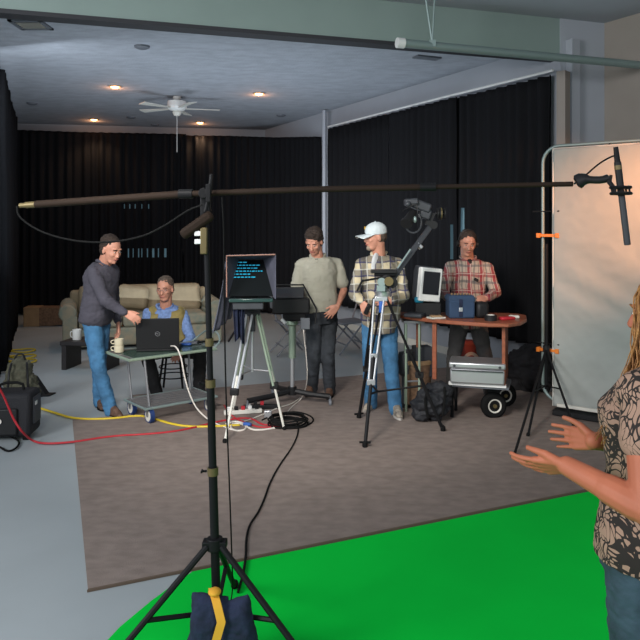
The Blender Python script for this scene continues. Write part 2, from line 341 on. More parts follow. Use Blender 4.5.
for px, py in ((115,88),(259,95),(94,121),(200,124)):
    l = bpy.data.lights.new('downlight', 'SPOT'); l.energy = 25; l.spot_size = 2.4; l.spot_blend = .8; l.color = (1,.62,.35); l.shadow_soft_size = .06
    o = bpy.data.objects.new('downlight', l); C.objects.link(o); o.location = onC(px, py)+V((0,0,-.2))
    l = bpy.data.lights.new('downlight_spill', 'POINT'); l.energy = 2.2; l.color = (1,.45,.2); l.shadow_soft_size = .04
    o = bpy.data.objects.new('downlight_spill', l); C.objects.link(o); o.location = onC(px, py)+V((0,0,-.09))
f = thing('ceiling_fan', 'white ceiling fan with five blades in the far room', 'ceiling fan', onC(177,96.5))
b = MB(); b.lathe([(.06,0),(.07,-.03),(.03,-.06)]); build(b, 'canopy', M['white'], f)
b = MB(); b.lathe([(.03,-.05),(.15,-.08),(.16,-.17),(.12,-.22),(.05,-.24)]); build(b, 'motor_housing', M['white'], f)
b = MB(); b.lathe([(.06,-.23),(.075,-.26),(.05,-.31),(.005,-.32)]); build(b, 'light_bowl', M['offw'], f)
for k in range(5):
    a = .25+k*2*PI/5; b = MB(); d = V((math.cos(a), math.sin(a), 0)); e = V((-d.y, d.x, 0))
    b.add([d*.12+e*.03+V((0,0,-.19)), d*.12-e*.03+V((0,0,-.19)), d*.68-e*.075+V((0,0,-.20)), d*.68+e*.065+V((0,0,-.18)), d*.12+e*.03+V((0,0,-.20)), d*.12-e*.03+V((0,0,-.20)), d*.68-e*.075+V((0,0,-.21)), d*.68+e*.065+V((0,0,-.19))],
          [(0,1,2,3),(7,6,5,4),(0,4,5,1),(1,5,6,2),(2,6,7,3),(3,7,4,0)])
    build(b, 'blade', M['offw'], f)
b = MB(); b.tube([V((0,0,-.3)), V((0,0,-.9))], .004); build(b, 'pull_chain', M['white'], f)
v = thing('ceiling_vent', 'square white air vent in the ceiling at upper left', 'vent', onC(31,24))
b = MB(); 
for sx, sy, w, h in ((0,.15,.34,.04),(0,-.15,.34,.04),(.15,0,.04,.34),(-.15,0,.04,.34)): b.box((sx,sy,-.01), (w,h,.02))
build(b, 'frame', M['mgrey'], v)
b = MB()
for k in range(6): b.box((0,-.11+k*.044,-.008), (.27,.03,.004), RM(.5))
build(b, 'slats', M['offw'], v)
for px, py, lab in ((142,46,'small round detector on the ceiling above the boom stand'),(131,117,'small ceiling detector between the two left lights'),(32,103,'small ceiling detector at far left'),(155,124.5,'flat ceiling detector just before the back wall'),(281,115,'small ceiling detector near the back right corner')):
    b = MB(); b.lathe([(.09,0),(.085,-.02),(.05,-.035),(.001,-.036)]); o = build(b, 'ceiling_detector', M['mgrey']); o.location = onC(px,py); tag(o, lab, 'detector', 'ceiling detectors')
v2 = MB(); v2.box((0,0,-.01), (.34,.14,.02)); o = build(v2, 'ceiling_vent', M['mgrey'], bev=.004); o.location = onC(427,57); o.rotation_euler = (0,0,.4); tag(o, 'narrow ceiling vent near the right wall', 'vent')
# rail of the overhead door + hanger
ra = at(400,43,6.54); rb = at(645,65.5,7.46)
b = MB(); d = (rb-ra).normalized(); b.tube([ra, rb], .042, 12); t = thing('overhead_rail', 'long grey-green metal rail under the ceiling beam at upper right', 'rail', ra)
build(b, 'rail_tube', M['galv'], t, off=ra); b = MB(); b.cyl(ra-d*.03, ra+d*.04, .05); build(b, 'end_cap', M['white'], t, off=ra)
hg = at(432,44,6.65)
t = thing('hanger_bracket', 'perforated V-shaped steel bracket hanging in front of the beam', 'bracket', (hg.x,hg.y,3.52))
for dx, sgn in ((-.09,-1),(.03,1)):
    b = MB(); b.tube([V((0,-.03,0)), V((dx,-.03,.60))], .011, 6); build(b, 'strap', M['galv'], t)
b = MB(); b.box((0,-.03,-.0), (.06,.03,.06)); build(b, 'saddle', M['galv'], t)

# ---------------------------------------------------------------- boom stand in the foreground
sb = V((-.4226, 2.9, 0)); stop = V((-.473, 2.9, 1.84))
t = thing('light_stand', 'tall black tripod stand in the foreground carrying the boom pole', 'stand', sb)
def onp(z): return V(((stop.x-sb.x)*z/1.84, 0, z))
b = MB(); b.cyl(onp(.10), onp(.80), .0185); build(b, 'lower_tube', M['blackm'], t)
b = MB(); b.cyl(onp(.78), onp(1.16), .0165); build(b, 'middle_tube', M['blackm'], t)
b = MB(); b.cyl(onp(1.14), onp(1.84), .0125); build(b, 'top_tube', M['blackm'], t)
for z, w in ((.78,.023),(1.144,.0215),(1.315,.018)):
    b = MB(); b.cyl(onp(z-.016), onp(z+.016), w); build(b, 'collar', M['brass'], t)
    b = MB(); b.cyl(onp(z)+V((-.025,0,0)), onp(z)+V((-.045,0,0)), .005); b.box(onp(z)+V((-.045,0,0)), (.008,.028,.010)); build(b, 'knob', M['blackm'], t, bev=.002)
b = MB(); b.cyl(onp(.455), onp(.505), .034); b.box(onp(.48)+V((0,0,0)), (.10,.05,.03)); build(b, 'hub', M['blackm'], t, bev=.004)
for k, a in enumerate((-150, -30, 90)):
    a = math.radians(a); d = V((math.cos(a), math.sin(a), 0))
    b = MB(); b.tube([onp(.475)+d*.035, d*.56+V((0,0,.015))], .013, 8); lg = build(b, 'leg', M['blackm'], t)
    b = MB(); b.cap(d*.555+V((0,0,.022)), d*.575+V((0,0,.022)), .018); build(b, 'rubber_foot', M['rubber'], lg)
    b = MB(); m_ = onp(.475)*.5+(d*.56)*.5; b.tube([onp(.20)+d*.015, m_+d*.0175+V((0,0,.0075))], .010, 6); build(b, 'brace', M['blackm'], t)
b = MB(); b.cyl(onp(.17), onp(.23), .026); build(b, 'foot_collar', M['blackm'], t)
# grip head / clamp hanging at the top
b = MB(); b.box(onp(1.87)+V((0,0,0)), (.04,.04,.10)); b.tube([onp(1.85)+V((0,-.02,0)), onp(1.90)+V((.02,-.02,.03)), onp(1.99)+V((.03,-.02,.02))], .008); build(b, 'boom_cradle', M['blackm'], t, bev=.005)
b = MB(); b.cyl(onp(1.93)+V((.0,-.045,0)), onp(1.93)+V((0,.045,0)), .022); b.box(onp(1.93)+V((.02,-.05,.0)), (.02,.01,.075)); build(b, 'clamp_jaw', M['blackm'], t, bev=.003)
b = MB(); b.box(onp(1.78)+V((-.035,-.02,.02)), (.155,.035,.045), RM(0,-.62,0)); build(b, 'grip_handle', M['boom'], t, bev=.015)
for z in (1.765, 1.732):
    b = MB(); b.box(onp(z)+V((-.032,-.02,0)), (.026,.02,.020)); build(b, 'white_tag', M['white'], t, bev=.002)
b = MB(); b.box(onp(1.735)+V((-.008,-.015,0)), (.028,.03,.11)); build(b, 'bracket', M['brass'], t, bev=.004)

# boom pole
P0 = at(20,205.6,3.12); P1 = at(186,194,2.96); P2 = at(428,187,2.72); P3 = at(573,184,2.62)
t = thing('boom_pole', 'long black telescopic boom pole reaching across the whole picture', 'boom pole', P0)
pa = P0.lerp(P1,.1)
b = MB(); b.tube([pa, P1, P0.lerp(P2,.36)*1], .0145, 12); 
b = MB(); b.tube([pa, P1], .0165, 12); build(b, 'handle_section', M['boom'], t, off=P0)
b = MB(); b.tube([P1, P1.lerp(P2,.5)+V((0,0,.004)), P2], .0125, 12); build(b, 'middle_section', M['boom'], t, off=P0)
b = MB(); b.tube([P2, P3], .0095, 12); build(b, 'thin_section', M['boom'], t, off=P0)
for p, r_ in ((P1,.020),(P2,.016)):
    b = MB(); d = V((1,-.14,0)); b.tube([p-d*.03, p+d*.03], r_, 12); build(b, 'twist_collar', M['blackm'], t, off=P0)
b = MB(); d = (P1-P0).normalized(); b.cyl(P0, P0+d*.035, .011); b.cyl(P0+d*.03, pa, .014); build(b, 'butt_cap', M['brass'], t, off=P0)
# shock mount and microphone
G0 = at(576,183,2.61); G1 = at(611,182,2.56)
t = thing('microphone_mount', 'black pistol grip shock mount at the tip of the boom pole', 'microphone mount', G0)
b = MB(); b.tube([G0, at(583,179,2.6), at(592,180,2.59), at(602,180,2.57), at(608,178,2.57)], [.018,.028,.027,.021,.014], 12, smooth=1); build(b, 'pistol_grip', M['black'], t, off=G0)
b = MB(); b.tube([at(607,179,2.57), at(613,187,2.55), at(614,195,2.55)], .009, 8); b.tube([at(610,182,2.56), at(611,175,2.56)], .006, 8); build(b, 'swivel_arm', M['blackm'], t, off=G0)
for py in (187.5, 193.5):
    cm = at(620.5 if py < 190 else 621,py,2.55); b = MB(); [b.tube([cm+V((.033*math.cos(a),.033*math.sin(a),0)), cm+V((.010*math.cos(a+.9),.010*math.sin(a+.9),0))], .0028, 5) for a in (.6,2.17,3.74,5.3)]; build(b, 'elastic_band', M['rubber'], t, off=G0)
    b = MB(); c_ = at(620.5 if py < 190 else 621,py,2.55); b.tube([c_+V((.034*math.cos(a),.034*math.sin(a),0)) for a in [k*2*PI/16 for k in range(16)]], .006, 6, closed=True); build(b, 'suspension_ring', M['blackm'], t, off=G0)
b = MB(); 
for a in range(4):
    an = a*PI/2+.6; c0 = at(620.5,187.5,2.55); c1 = at(621,193.5,2.55); e = V((math.cos(an), math.sin(an), 0))*.034; b.tube([c0+e, c1+e], .004, 5)
build(b, 'cage_bar', M['blackm'], t, off=G0)
ma = at(617.5,162,2.55); mb_ = at(627.5,245,2.55); md = (mb_-ma).normalized()
t = thing('shotgun_microphone', 'long black shotgun microphone hanging in front of the white screen', 'microphone', ma)
b = MB(); b.cyl(ma, ma+md*.125, .0125, .0125, 16); build(b, 'body', M['black'], t, off=ma)
b = MB(); b.cyl(ma+md*.125, mb_, .0115, .0115, 16); build(b, 'interference_tube', M['dgrey'], t, off=ma, bev=.002)
b = MB(); b.cyl(ma+md*.012, ma+md*.028, .0130, .0130, 16); build(b, 'colour_band', M['brass'], t, off=ma)
b = MB(); b.cyl(ma-md*.055, ma, .0085, .0105, 12); build(b, 'cable_plug', M['blackm'], t, off=ma)
def adopt(o, root):
    for k in ('label','category','group'):
        if k in o: del o[k]
    o.parent = root; o.matrix_parent_inverse = (Matrix.Translation(root.location) @ root.rotation_euler.to_matrix().to_4x4()).inverted()
def cable(name, label, pts, r, m, cat='cable', sm=2, group=None, n=6):
    b = MB(); b.tube(pts, r, n, smooth=sm); return tag(build(b, name, m, smooth=2), label, cat, group)
cable('microphone_cable', 'thin black cable looping from the boom tip up to the microphone', [at(574,184,2.615), at(585,176,2.60), at(597,165,2.58), at(608,158,2.56), at(616,155,2.55), at(617,158,2.55)], .0035, M['rubber'])
cable('audio_cable', 'slack black cable drooping below the left end of the boom pole', [at(17,206,3.12), at(18,217,3.12), at(40,232,3.1), at(72,241,3.06), at(105,243,3.03), at(140,238,3.0), at(165,226,2.97), at(188,210,2.93), at(202,205,2.88)], .0045, M['rubber'])
cable('stand_cable', 'thin black cable hanging straight down beside the boom stand', [at(222,197,2.87), at(224,230,2.86), at(224,300,2.86), at(226,400,2.86), at(230,500,2.90), at(232,560,3.0), gr(233,592,.012), gr(228,612,.012)], .0035, M['rubber'])
# sandbag
t = thing('sandbag', 'dark navy sandbag with orange strap weighing down the boom stand', 'sandbag', (-.40,2.80,0))
def bag(mb, c, w, h, d, lean, n=14):
    rings = []
    for i in range(11):
        f = i/10.; a = math.sin(PI*f)**.45 if 0 < f < 1 else .12
        ring = []
        for k in range(n*2):
            th = 2*PI*k/(n*2); cx = math.copysign(abs(math.cos(th))**.55, math.cos(th)); cy = math.copysign(abs(math.sin(th))**.9, math.sin(th))
            ring.append(V(c)+lean @ V((w*cx*(.93+.07*math.cos(2*PI*f)), d*cy*a, h*(f-.5)*2)))
        rings.append(ring)
    mb.loft(rings)
b = MB(); bag(b, (-.055,0,.175), .078, .150, .055, RM(0,.12,0)); rbuild(b, 'left_pouch', M['navy'], t, .008, 3, .007, dscale=11)
b = MB(); bag(b, (.070,-.01,.19), .080, .125, .055, RM(0,-.25,0)); rbuild(b, 'right_pouch', M['navy'], t, .008, 3, .007, dscale=11, seed=5)
b = MB()
pts = [V((-.03,-.0,.345)), V((-.005,-.05,.31)), V((.015,-.07,.25)), V((-.005,-.075,.18)), V((-.012,-.075,.12)), V((.012,-.075,.075)), V((.03,-.07,.06))]
sp = []
for p, q in zip(pts, pts[1:]): sp += [p.lerp(q, k/3) for k in range(3)]
sp.append(pts[-1])
b.loft([[p+V((.017*sx,.003*sy+.002,0)) for sx, sy in ((-1,-1),(1,-1),(1,1),(-1,1))] for p in sp]); b.ell((-.02,-.01,.338), (.026,.03,.014)); build(b, 'strap', M['ycol'], t, 1)
# ---------------------------------------------------------------- white diffusion screen on pipe frame
F0 = V((2.14,6.72,0)); fd = V((.80,-.60,0)).normalized(); fn = V((-.6,-.8,0)); 
def fp(s, z, o=0): return F0+fd*s+V((0,0,z))+fn*o
t = thing('diffusion_screen', 'large white translucent screen stretched on a pipe frame at right', 'screen', F0)
pts = []
r_ = .16
zt = 2.55; zb = .13
for k in range(7): a = PI/2*k/6; pts.append(fp(r_-r_*math.cos(a), zt-r_+r_*math.sin(a)))
left = [fp(0, 1.9), fp(0, 1.0), fp(0, .42)]
low = [fp(r_-r_*math.cos(a), zb+r_-r_*math.sin(a)) for a in [PI/2*k/6 for k in range(7)]]
top = pts+[fp(2.1, zt)]
b = MB(); b.tube([fp(0,1.0), fp(0,1.5)]+top, .016, 10); build(b, 'upper_pipe', M['galv'], t, off=F0)
b = MB(); b.tube([fp(0,1.0), fp(0,.42)]+low+[fp(2.1,zb)], .016, 10); build(b, 'lower_pipe', M['galv'], t, off=F0)
b = MB(); b.tube([fp(2.1,zt), fp(2.1,zb)], .016, 10); build(b, 'far_pipe', M['galv'], t, off=F0)
# fabric with soft wrinkles
vs = []; fs = []; NX, NZ = 90, 110
for i in range(NX+1):
    for j in range(NZ+1):
        s_ = .11+1.96*i/NX; z = .09+(2.43)*j/NZ; x = i/NX; y = j/NZ
        q = V((s_*3, z*3, 0)); w = .012*noise.noise(q)+.010*math.sin((z*1.9+s_*1.1)*9+3*noise.noise(q*.6))*max(0,1-abs(z-1.05)*1.1)*(1-x*.6)+.004*noise.noise(q*5)
        vs.append(fp(s_, z, .035+w*1.1))
for i in range(NX):
    for j in range(NZ): a = i*(NZ+1)+j; fs.append((a,a+1,a+NZ+2,a+NZ+1))
b = MB(); b.add(vs, fs); o = build(b, 'fabric', M['silk'], t, smooth=2, off=F0); o.modifiers.new('t', 'SOLIDIFY').thickness = .003
b = MB(); b.tube([fp(.11,.09,.035), fp(.11,2.52,.035)], .008, 6); b.tube([fp(.11,2.52,.035), fp(2.05,2.52,.035)], .007, 6); build(b, 'hem', M['offw'], t, off=F0)
b = MB(); b.box(fp(1.1,.045,.03), (1.95,.16,.05), RZ(math.atan2(fd.y,fd.x))); build(b, 'base_bar', M['black'], t, bev=.008, off=F0)
b = MB(); b.box(fp(1.12,.12,.10), (1.9,.03,.03), RZ(math.atan2(fd.y,fd.x))); build(b, 'bottom_rail', M['offw'], t, bev=.004, off=F0)
for z in (1.93, .67):
    b = MB(); b.cyl(fp(-.10,z,-.0)+V((0,0,.0)), fp(.16,z-.0,.03), .006); b.cyl(fp(.15,z,.03), fp(.17,z,.03), .013); build(b, 'tie_rod', M['black'], t, off=F0)
for z in (1.70, .61):
    b = MB(); b.box(fp(.06,z,.03), (.20,.028,.028), RZ(math.atan2(fd.y,fd.x))); b.box(fp(-.03,z,.03), (.035,.05,.045), RZ(math.atan2(fd.y,fd.x))); b.box(fp(.15,z,.03), (.035,.05,.045), RZ(math.atan2(fd.y,fd.x)))
    o = build(b, 'bar_clamp', M['orange'], None, bev=.004); tag(o, 'orange clamp gripping the screen frame, '+('upper of two' if z > 1 else 'lower of two above the stand hub'), 'clamp', 'orange clamps on the screen frame')
b = MB(); c_ = at(610,148,6.35); b.tube([c_+V((0,0,.06)), c_+V((0,0,-.07))], .014, 6); build(b, 'hook', M['black'], t, off=F0)
# its stand
s0 = V((2.14,6.62,0)); t = thing('screen_stand', 'black light stand with thin legs holding the pipe frame', 'stand', s0)
b = MB(); b.cyl((0,0,.25), (0,0,1.62), .016); build(b, 'pole', M['blackm'], t)
b = MB(); b.cyl((0,0,.60), (0,0,.66), .032); build(b, 'hub', M['black'], t)
for (px,py) in ((514,456),(528,436),(581,447)):
    g_ = gr(px,py,.012)-s0; b = MB(); b.tube([V((0,0,.63)), g_], .011, 8); lg = build(b, 'leg', M['blackm'], t); b = MB(); b.cap(g_*.99+V((0,0,.014)), g_+V((0,0,.008)), .016); build(b, 'rubber_foot', M['rubber'], lg)
    b = MB(); b.tube([V((0,0,.28)), g_*.45+V((0,0,.63*.55))], .007, 6); build(b, 'brace', M['blackm'], t)
# dark cloth heap behind the stand
b = MB(); c_ = V((2.26,7.55,0))
for k in range(26):
    an = random.random()*2*PI; rr = random.random(); b.ell(c_+V((math.cos(an)*.17*rr, math.sin(an)*.13*rr, .18*random.random()+.12)), (.11,.11,.16*random.random()+.10))
b.ell(c_+V((0,0,.30)), (.20,.15,.22))
o = rbuild(b, 'covered_equipment', M['navy'], None, .014, 3, .03, dscale=6); o.data.materials.clear(); o.data.materials.append(mat('charcoal_cloth', (.017,.016,.018), .95, var=.3, bump=.3, bscale=30)); tag(o, 'dark cloth draped in a heap between the desk and the white screen', 'draped cloth')

# ---------------------------------------------------------------- teleprompter
T0 = gr(250,424)*1; T0.z = 0; T0 = V((-.60,6.2,0))
t = thing('tripod', 'pale green and silver tripod under the teleprompter', 'tripod', T0)
hubz = 1.02
b = MB(); b.cyl((0,0,.86), (0,0,1.10), .028); b.lathe([(.065,0),(.075,.03),(.05,.07),(.055,.1)], (0,0,1.0)); build(b, 'head', M['dgrey'], t)
for fx, fy in ((224.5,443),(284.5,430),(233,413)):
    g_ = gr(fx,fy,.01)-T0; d = g_.normalized(); h = V((0,0,hubz))+V((d.x,d.y,0))*.05; g2 = h.lerp(g_,.62); sd = (g_-h).cross(V((0,0,1))).normalized()*.022
    b = MB(); b.tube([h+sd*1.2, g2+sd], .012, 8); b.tube([h-sd*1.2, g2-sd], .012, 8); lg = build(b, 'leg', M['lgreen'] if fx != 224.5 else M['silver'], t)
    b = MB(); b.tube([h.lerp(g_,.5), g_], .011, 8); build(b, 'lower_tube', M['offw'], lg)
    b = MB(); b.box(g2, (.075,.05,.06)); build(b, 'leg_lock', M['black'], lg, bev=.01)
    b = MB(); b.cap(g_+V((0,0,.012)), g_+V((.001,0,.02)), .018); build(b, 'foot', M['rubber'], lg)
    b = MB(); b.tube([V((0,0,.52)), h.lerp(g_,.5)], .006, 6); build(b, 'spreader', M['silver'], t)
b = MB(); b.cyl((0,0,.50), (0,0,.9), .013); build(b, 'centre_column', M['silver'], t)
b = MB(); b.tube([V((0,0,1.08)), V((-.12,.15,.92)), V((-.25,.3,.72))], .010); build(b, 'pan_handle', M['black'], t)
# teleprompter box: opening faces the woman in the foreground
c0 = at(252,272,6.05)
t = thing('teleprompter', 'teleprompter with grey hood and cyan text on its mirror, on the tripod', 'teleprompter', (c0.x,c0.y,1.13), math.radians(4))
W, H = .42, .36; bz = .06
def q4(mb, a, b_, c, d, th=.006):
    a, b_, c, d = [V(x) for x in (a,b_,c,d)]; n = (b_-a).cross(d-a).normalized()*th
    mb.add([a,b_,c,d,a+n,b_+n,c+n,d+n], [(0,1,2,3),(7,6,5,4),(0,4,5,1),(1,5,6,2),(2,6,7,3),(3,7,4,0)])
x0,x1 = -.21,.20; zt_ = .42; 
b = MB(); q4(b, (x1,-.12,zt_), (x1,-.12,bz-.02), (x1-.06-.05,.28,bz+.06), (x1-.06-.05,.28,zt_-.06)); build(b, 'hood_side', M['hood'], t)
b = MB(); q4(b, (x0,-.12,bz), (x0,-.12,zt_-.01), (x0+.09,.28,zt_-.06), (x0+.09,.28,bz+.06)); build(b, 'hood_side', M['hood'], t)
b = MB(); q4(b, (x0,-.12,zt_-.01), (x1,-.12,zt_), (x1-.11,.28,zt_-.06), (x0+.09,.28,zt_-.06)); build(b, 'hood_top', M['hood'], t)
b = MB(); b.tube([(x0,-.125,bz), (x0,-.125,zt_-.01), (x1,-.125,zt_)], .006, 6); build(b, 'hood_edge', M['rimw'], t)
b = MB(); q4(b, (x0+.01,-.06,bz), (x1-.02,-.06,bz), (x1-.10,.26,zt_-.07), (x0+.08,.26,zt_-.07), .004); gl = build(b, 'mirror_glass', M['pglass'], t)
# words seen in the glass: short bars that lie on the mirror
e1 = V((1,0,0)); e2 = V((.05,.32,zt_-.07-bz)); 
b = MB(); random.seed(11)
gp0 = V((x0+.012,-.062,bz)); E2 = V((.04,.32,zt_-.07-bz))
for row, ln in enumerate((.24,.52,.44,.62,.40,.50)):
    f_ = .93-row*.085; s_ = .03
    while s_ < ln:
        w_ = random.uniform(.03,.09); a = gp0+E2*f_+e1*(s_*.40)+V((0,-.004,.002)); c = a+e1*(w_*.38); up = E2*.026
        b.add([a, c, c+up, a+up], [(0,1,2,3)]); s_ += w_+.018
build(b, 'text', M['text'], gl)
b = MB(); b.prism([(x0+.02,-.17),(x1-.02,-.17),(x1-.06,.12),(x0+.05,.12)], 0.02, .05); build(b, 'tray_monitor', M['pframe'], t, bev=.006)
b = MB(); b.prism([(x0+.035,-.155),(x1-.035,-.155),(x1-.08,.09),(x0+.07,.09)], .05, .053); build(b, 'tray_screen', M['pglass'], t)
b = MB(); b.prism([(x0+.05,-.14),(x1-.10,-.14),(x1-.10,.10),(x0+.08,.10)], -.045, .02); build(b, 'mounting_plate', M['dgrey'], t, bev=.008)
b = MB(); b.box((-.02,.36,.15), (.14,.26,.15)); b.cyl((-.02,.28,.18), (-.02,.16,.18), .045); build(b, 'camera', M['black'], t, bev=.01)
# the cloth hanging from the hood at left
def cloth(name, x0_, x1_, ztop, zbot, y, dx, m, par, lab=None):
    b = MB(); vs = []; fs = []; N, R = 30, 14
    for i in range(N+1):
        for r in range(R+1):
            f = i/N; g = r/R; x = x0_+(x1_-x0_)*f*(1-.2*g)+dx*g; yy = y+.035*math.sin(f*14+g)*(.3+g)+.02*math.sin(f*31)
            vs.append(V((x, yy, ztop+(zbot-ztop)*g*(1-.10*math.sin(f*PI*1.3)))))
    for i in range(N):
        for r in range(R): a = i*(R+1)+r; fs.append((a,a+1,a+R+2,a+R+1))
    b.add(vs, fs); o = build(b, name, m, par, smooth=2); o.modifiers.new('t','SOLIDIFY').thickness = .004; return o
vs = []; fs = []
for i in range(31):
    for r_ in range(15):
        f = i/30; g = r_/14; yv = -.12+.34*f; xw = x0-.012+.085*f
        vs.append(V((xw-.10*g**1.3*(1-.3*f)-.018*g*math.sin(f*17), yv-.04*g, (.36-.04*f)-(.60-.12*f)*g)))
for i in range(30):
    for r_ in range(14): a = i*15+r_; fs.append((a,a+1,a+16,a+15))
b = MB(); b.add(vs, fs); o = build(b, 'cloth_skirt', M['hood'], t, smooth=2); o.modifiers.new('t','SOLIDIFY').thickness = .004
cloth('cloth_skirt', -.16, -.06, .05, -.33, -.10, .02, M['navy'], t)

# ---------------------------------------------------------------- floor monitor on pedestal
D0 = gr(292,399); D0.z = 0; D0 = V((-.28,7.06,0))
t = thing('monitor_pedestal', 'pale green pedestal on a black wheeled base carrying the operator monitor', 'pedestal', D0)
b = MB(); b.cyl((0,0,.12), (0,0,.50), .022); build(b, 'lower_column', M['silver'], t)
b = MB(); b.cyl((0,0,.46), (0,0,.80), .036); build(b, 'upper_column', M['lgreen'], t)
b = MB(); b.lathe([(.03,.0),(.06,.02),(.06,.05),(.035,.09),(.04,.14)], (0,0,.78)); build(b, 'column_head', M['lgreen'], t)
b = MB(); b.cyl((0,0,.09), (0,0,.17), .045); build(b, 'hub', M['black'], t)
for ex in ((.38,-.10),(-.42,-.28),(-.22,.36)):
    d = V((ex[0],ex[1],0)); b = MB(); b.tube([V((0,0,.13)), d*.5+V((0,0,.105)), d+V((0,0,.095))], .028, 8); lg = build(b, 'leg', M['black'], t)
    b = MB(); b.cyl(d+V((-.014,0,.035)), d+V((.014,0,.035)), .034, n=16); b.cyl(d+V((0,0,.05)), d+V((0,0,.10)), .012); build(b, 'caster', M['mgrey'], lg)
m0 = at(292,303,6.92)
t = thing('operator_monitor', 'black hooded monitor on the pedestal beside the man in the beige polo', 'monitor', (m0.x,m0.y,.93), math.radians(6))
mt = t; b = MB(); b.prism([(-.20,-.12),(.17,-.12),(.15,.14),(-.17,.14)], 0, .16); build(b, 'housing', M['black'], t, bev=.02)
b = MB(); q4(b, (-.205,-.13,.16), (.10,-.13,.16), (.13,.10,.24), (-.17,.10,.24), .008); build(b, 'sun_hood', M['dgrey'], t)
b = MB(); b.tube([(-.20,.10,.27), (.12,.10,.27), (.24,-.06,.04), (.22,-.08,-.10)], .009, 6); build(b, 'wire_frame', M['black'], t)
b = MB(); b.box((.02,-.05,-.03), (.22,.12,.07)); b.cyl((0,0,-.08),(0,0,.0),.04); build(b, 'yoke', M['blackm'], t, bev=.01)
b = MB(); b.box((.12,-.12,-.09), (.09,.02,.11)); build(b, 'junction_plate', M['mgrey'], t, bev=.004)
b = MB(); b.cyl((-.11,-.11,-.045), (-.07,-.125,-.085), .017); build(b, 'cable_plug', M['white'], t)
t = mt; adopt(cable('cord', 'white cord hanging from the operator monitor down to the floor', [at(304,313,6.85), at(303,330,6.8), at(306,352,6.8), at(308,380,6.8), gr(303,398,.014), gr(290,408,.014), gr(284,418,.014)], .005, M['wcable']), t)

# ---------------------------------------------------------------- folding chairs behind
def folding_chair(x, y, rz, label):
    t = thing('folding_chair', label, 'chair', (x,y,0), rz, 'dark folding chairs behind the crew')
    b = MB(); b.box((0,-.02,.44), (.40,.38,.025), RM(.06)); build(b, 'seat', M['mgrey'], t, bev=.008)
    b = MB(); b.box((0,.235,.72), (.38,.02,.18), RM(-.15)); build(b, 'backrest', M['mgrey'], t, bev=.008)
    for s_ in (-.2,.2):
        b = MB(); b.tube([(s_,.25,.82),(s_,.13,.45),(s_,-.24,.012)], .013, 8); build(b, 'front_leg', M['mgrey'], t)
        b = MB(); b.tube([(s_*.9,-.18,.44),(s_*.9,.24,.012)], .013, 8); build(b, 'rear_leg', M['mgrey'], t)
    b = MB(); b.tube([(-.2,-.14,.14),(.2,-.14,.14)], .010, 6); b.tube([(-.18,.15,.14),(.18,.15,.14)], .010, 6); build(b, 'crossbar', M['mgrey'], t)
folding_chair(-.42, 9.75, 1.9, 'grey folding chair behind the operator monitor')
folding_chair(.42, 9.9, -1.2, 'grey folding chair seen between the beige polo and the white cap men')

# ---------------------------------------------------------------- sofa, low table, boxes
t = thing('sofa', 'beige floral sofa with rolled arms in front of the black back drape', 'sofa', (-2.72,10.72,0), math.radians(19))
b = MB(); b.box((0,.0,.17), (2.25,.86,.26)); build(b, 'base', M['sofa'], t, bev=.03)
for k in range(3):
    b = MB(); b.box((-.62+k*.62,-.06,.385), (.61,.72,.17)); build(b, 'seat_cushion', M['sofa'], t, bev=.045)
    b = MB(); b.box((-.62+k*.62,.27,.65), (.61,.20,.44), RM(-.18)); build(b, 'back_cushion', M['cush'], t, bev=.07)
b = MB(); b.box((0,.38,.45), (2.1,.14,.70)); build(b, 'back_frame', M['cush'], t, bev=.05)
for s_ in (-1,1):
    b = MB(); b.box((s_*1.04,-.03,.27), (.20,.88,.46)); b.tube([(s_*1.07,-.47,.54),(s_*1.07,.42,.56)], .125, 16); build(b, 'arm', M['sofa'], t, bev=.02)
o = MB(); o.box((0,0,0), (.46,.16,.36)); o = build(o, 'throw_pillow', M['cush'], None, bev=.07); c_ = at(133,301,10.75); o.location = (c_.x,c_.y,.70); o.rotation_euler = (-.2,.12,.3); tag(o, 'tan square cushion standing on the sofa between the two men', 'cushion')
b = MB(); c_ = at(91,350,8.85); t = thing('coffee_table', 'low dark table in front of the sofa with a white mug on it', 'table', (c_.x,c_.y,0), math.radians(-8))
b.box((0,0,.33), (.62,.42,.05)); build(b, 'table_top', M['coffee'], t, bev=.006)
for s_ in (-.26,.26):
    b = MB(); b.prism([(s_-.03,-.2),(s_+.03,-.2),(s_+.03,.2),(s_-.03,.2)], 0, .305); build(b, 'side_panel', M['coffee'], t)
def mug(loc, label, m, rz, r=.042, h=.095, handle=True):
    t = thing('mug', label, 'mug', loc, rz)
    b = MB(); b.lathe([(.0,.0),(r*.9,0),(r,.01),(r,h),(r-.004,h),(r-.005,.008),(0,.006)]); build(b, 'cup', m, t)
    if handle: b = MB(); b.tube([(r-.003,0,h*.8),(r+.025,0,h*.78),(r+.03,0,h*.5),(r+.02,0,h*.25),(r-.003,0,h*.22)], .005, 6, smooth=1); build(b, 'handle', m, t)
    return t
mg = at(77,343,8.82); mug((mg.x,mg.y,.356), 'white mug standing on the low dark table', M['white'], PI*1.0, .055,.13)
for i, (px, w, m, lab) in enumerate(((27,.42,'tan','tan'),(42,.55,'brown','brown'),(58,.40,'brown','darker brown'))):
    g_ = gr(px+2,327-i*.4); b = MB(); b.box((0,0,.17), (w*.62,.35,.34-.02*i)); o = build(b, 'cardboard_box', M[m], None, bev=.004); o.location = (g_.x,g_.y+.2,0.0+.0); o.rotation_euler = (0,0,.15); 
    tag(o, '%s cardboard box by the back drape, %s' % (lab, ('leftmost of three','middle of three','nearest the sofa')[i]), 'box')
    for v_ in o.data.vertices: v_.co.z = max(v_.co.z, 0) if v_.co.z < .02 else v_.co.z

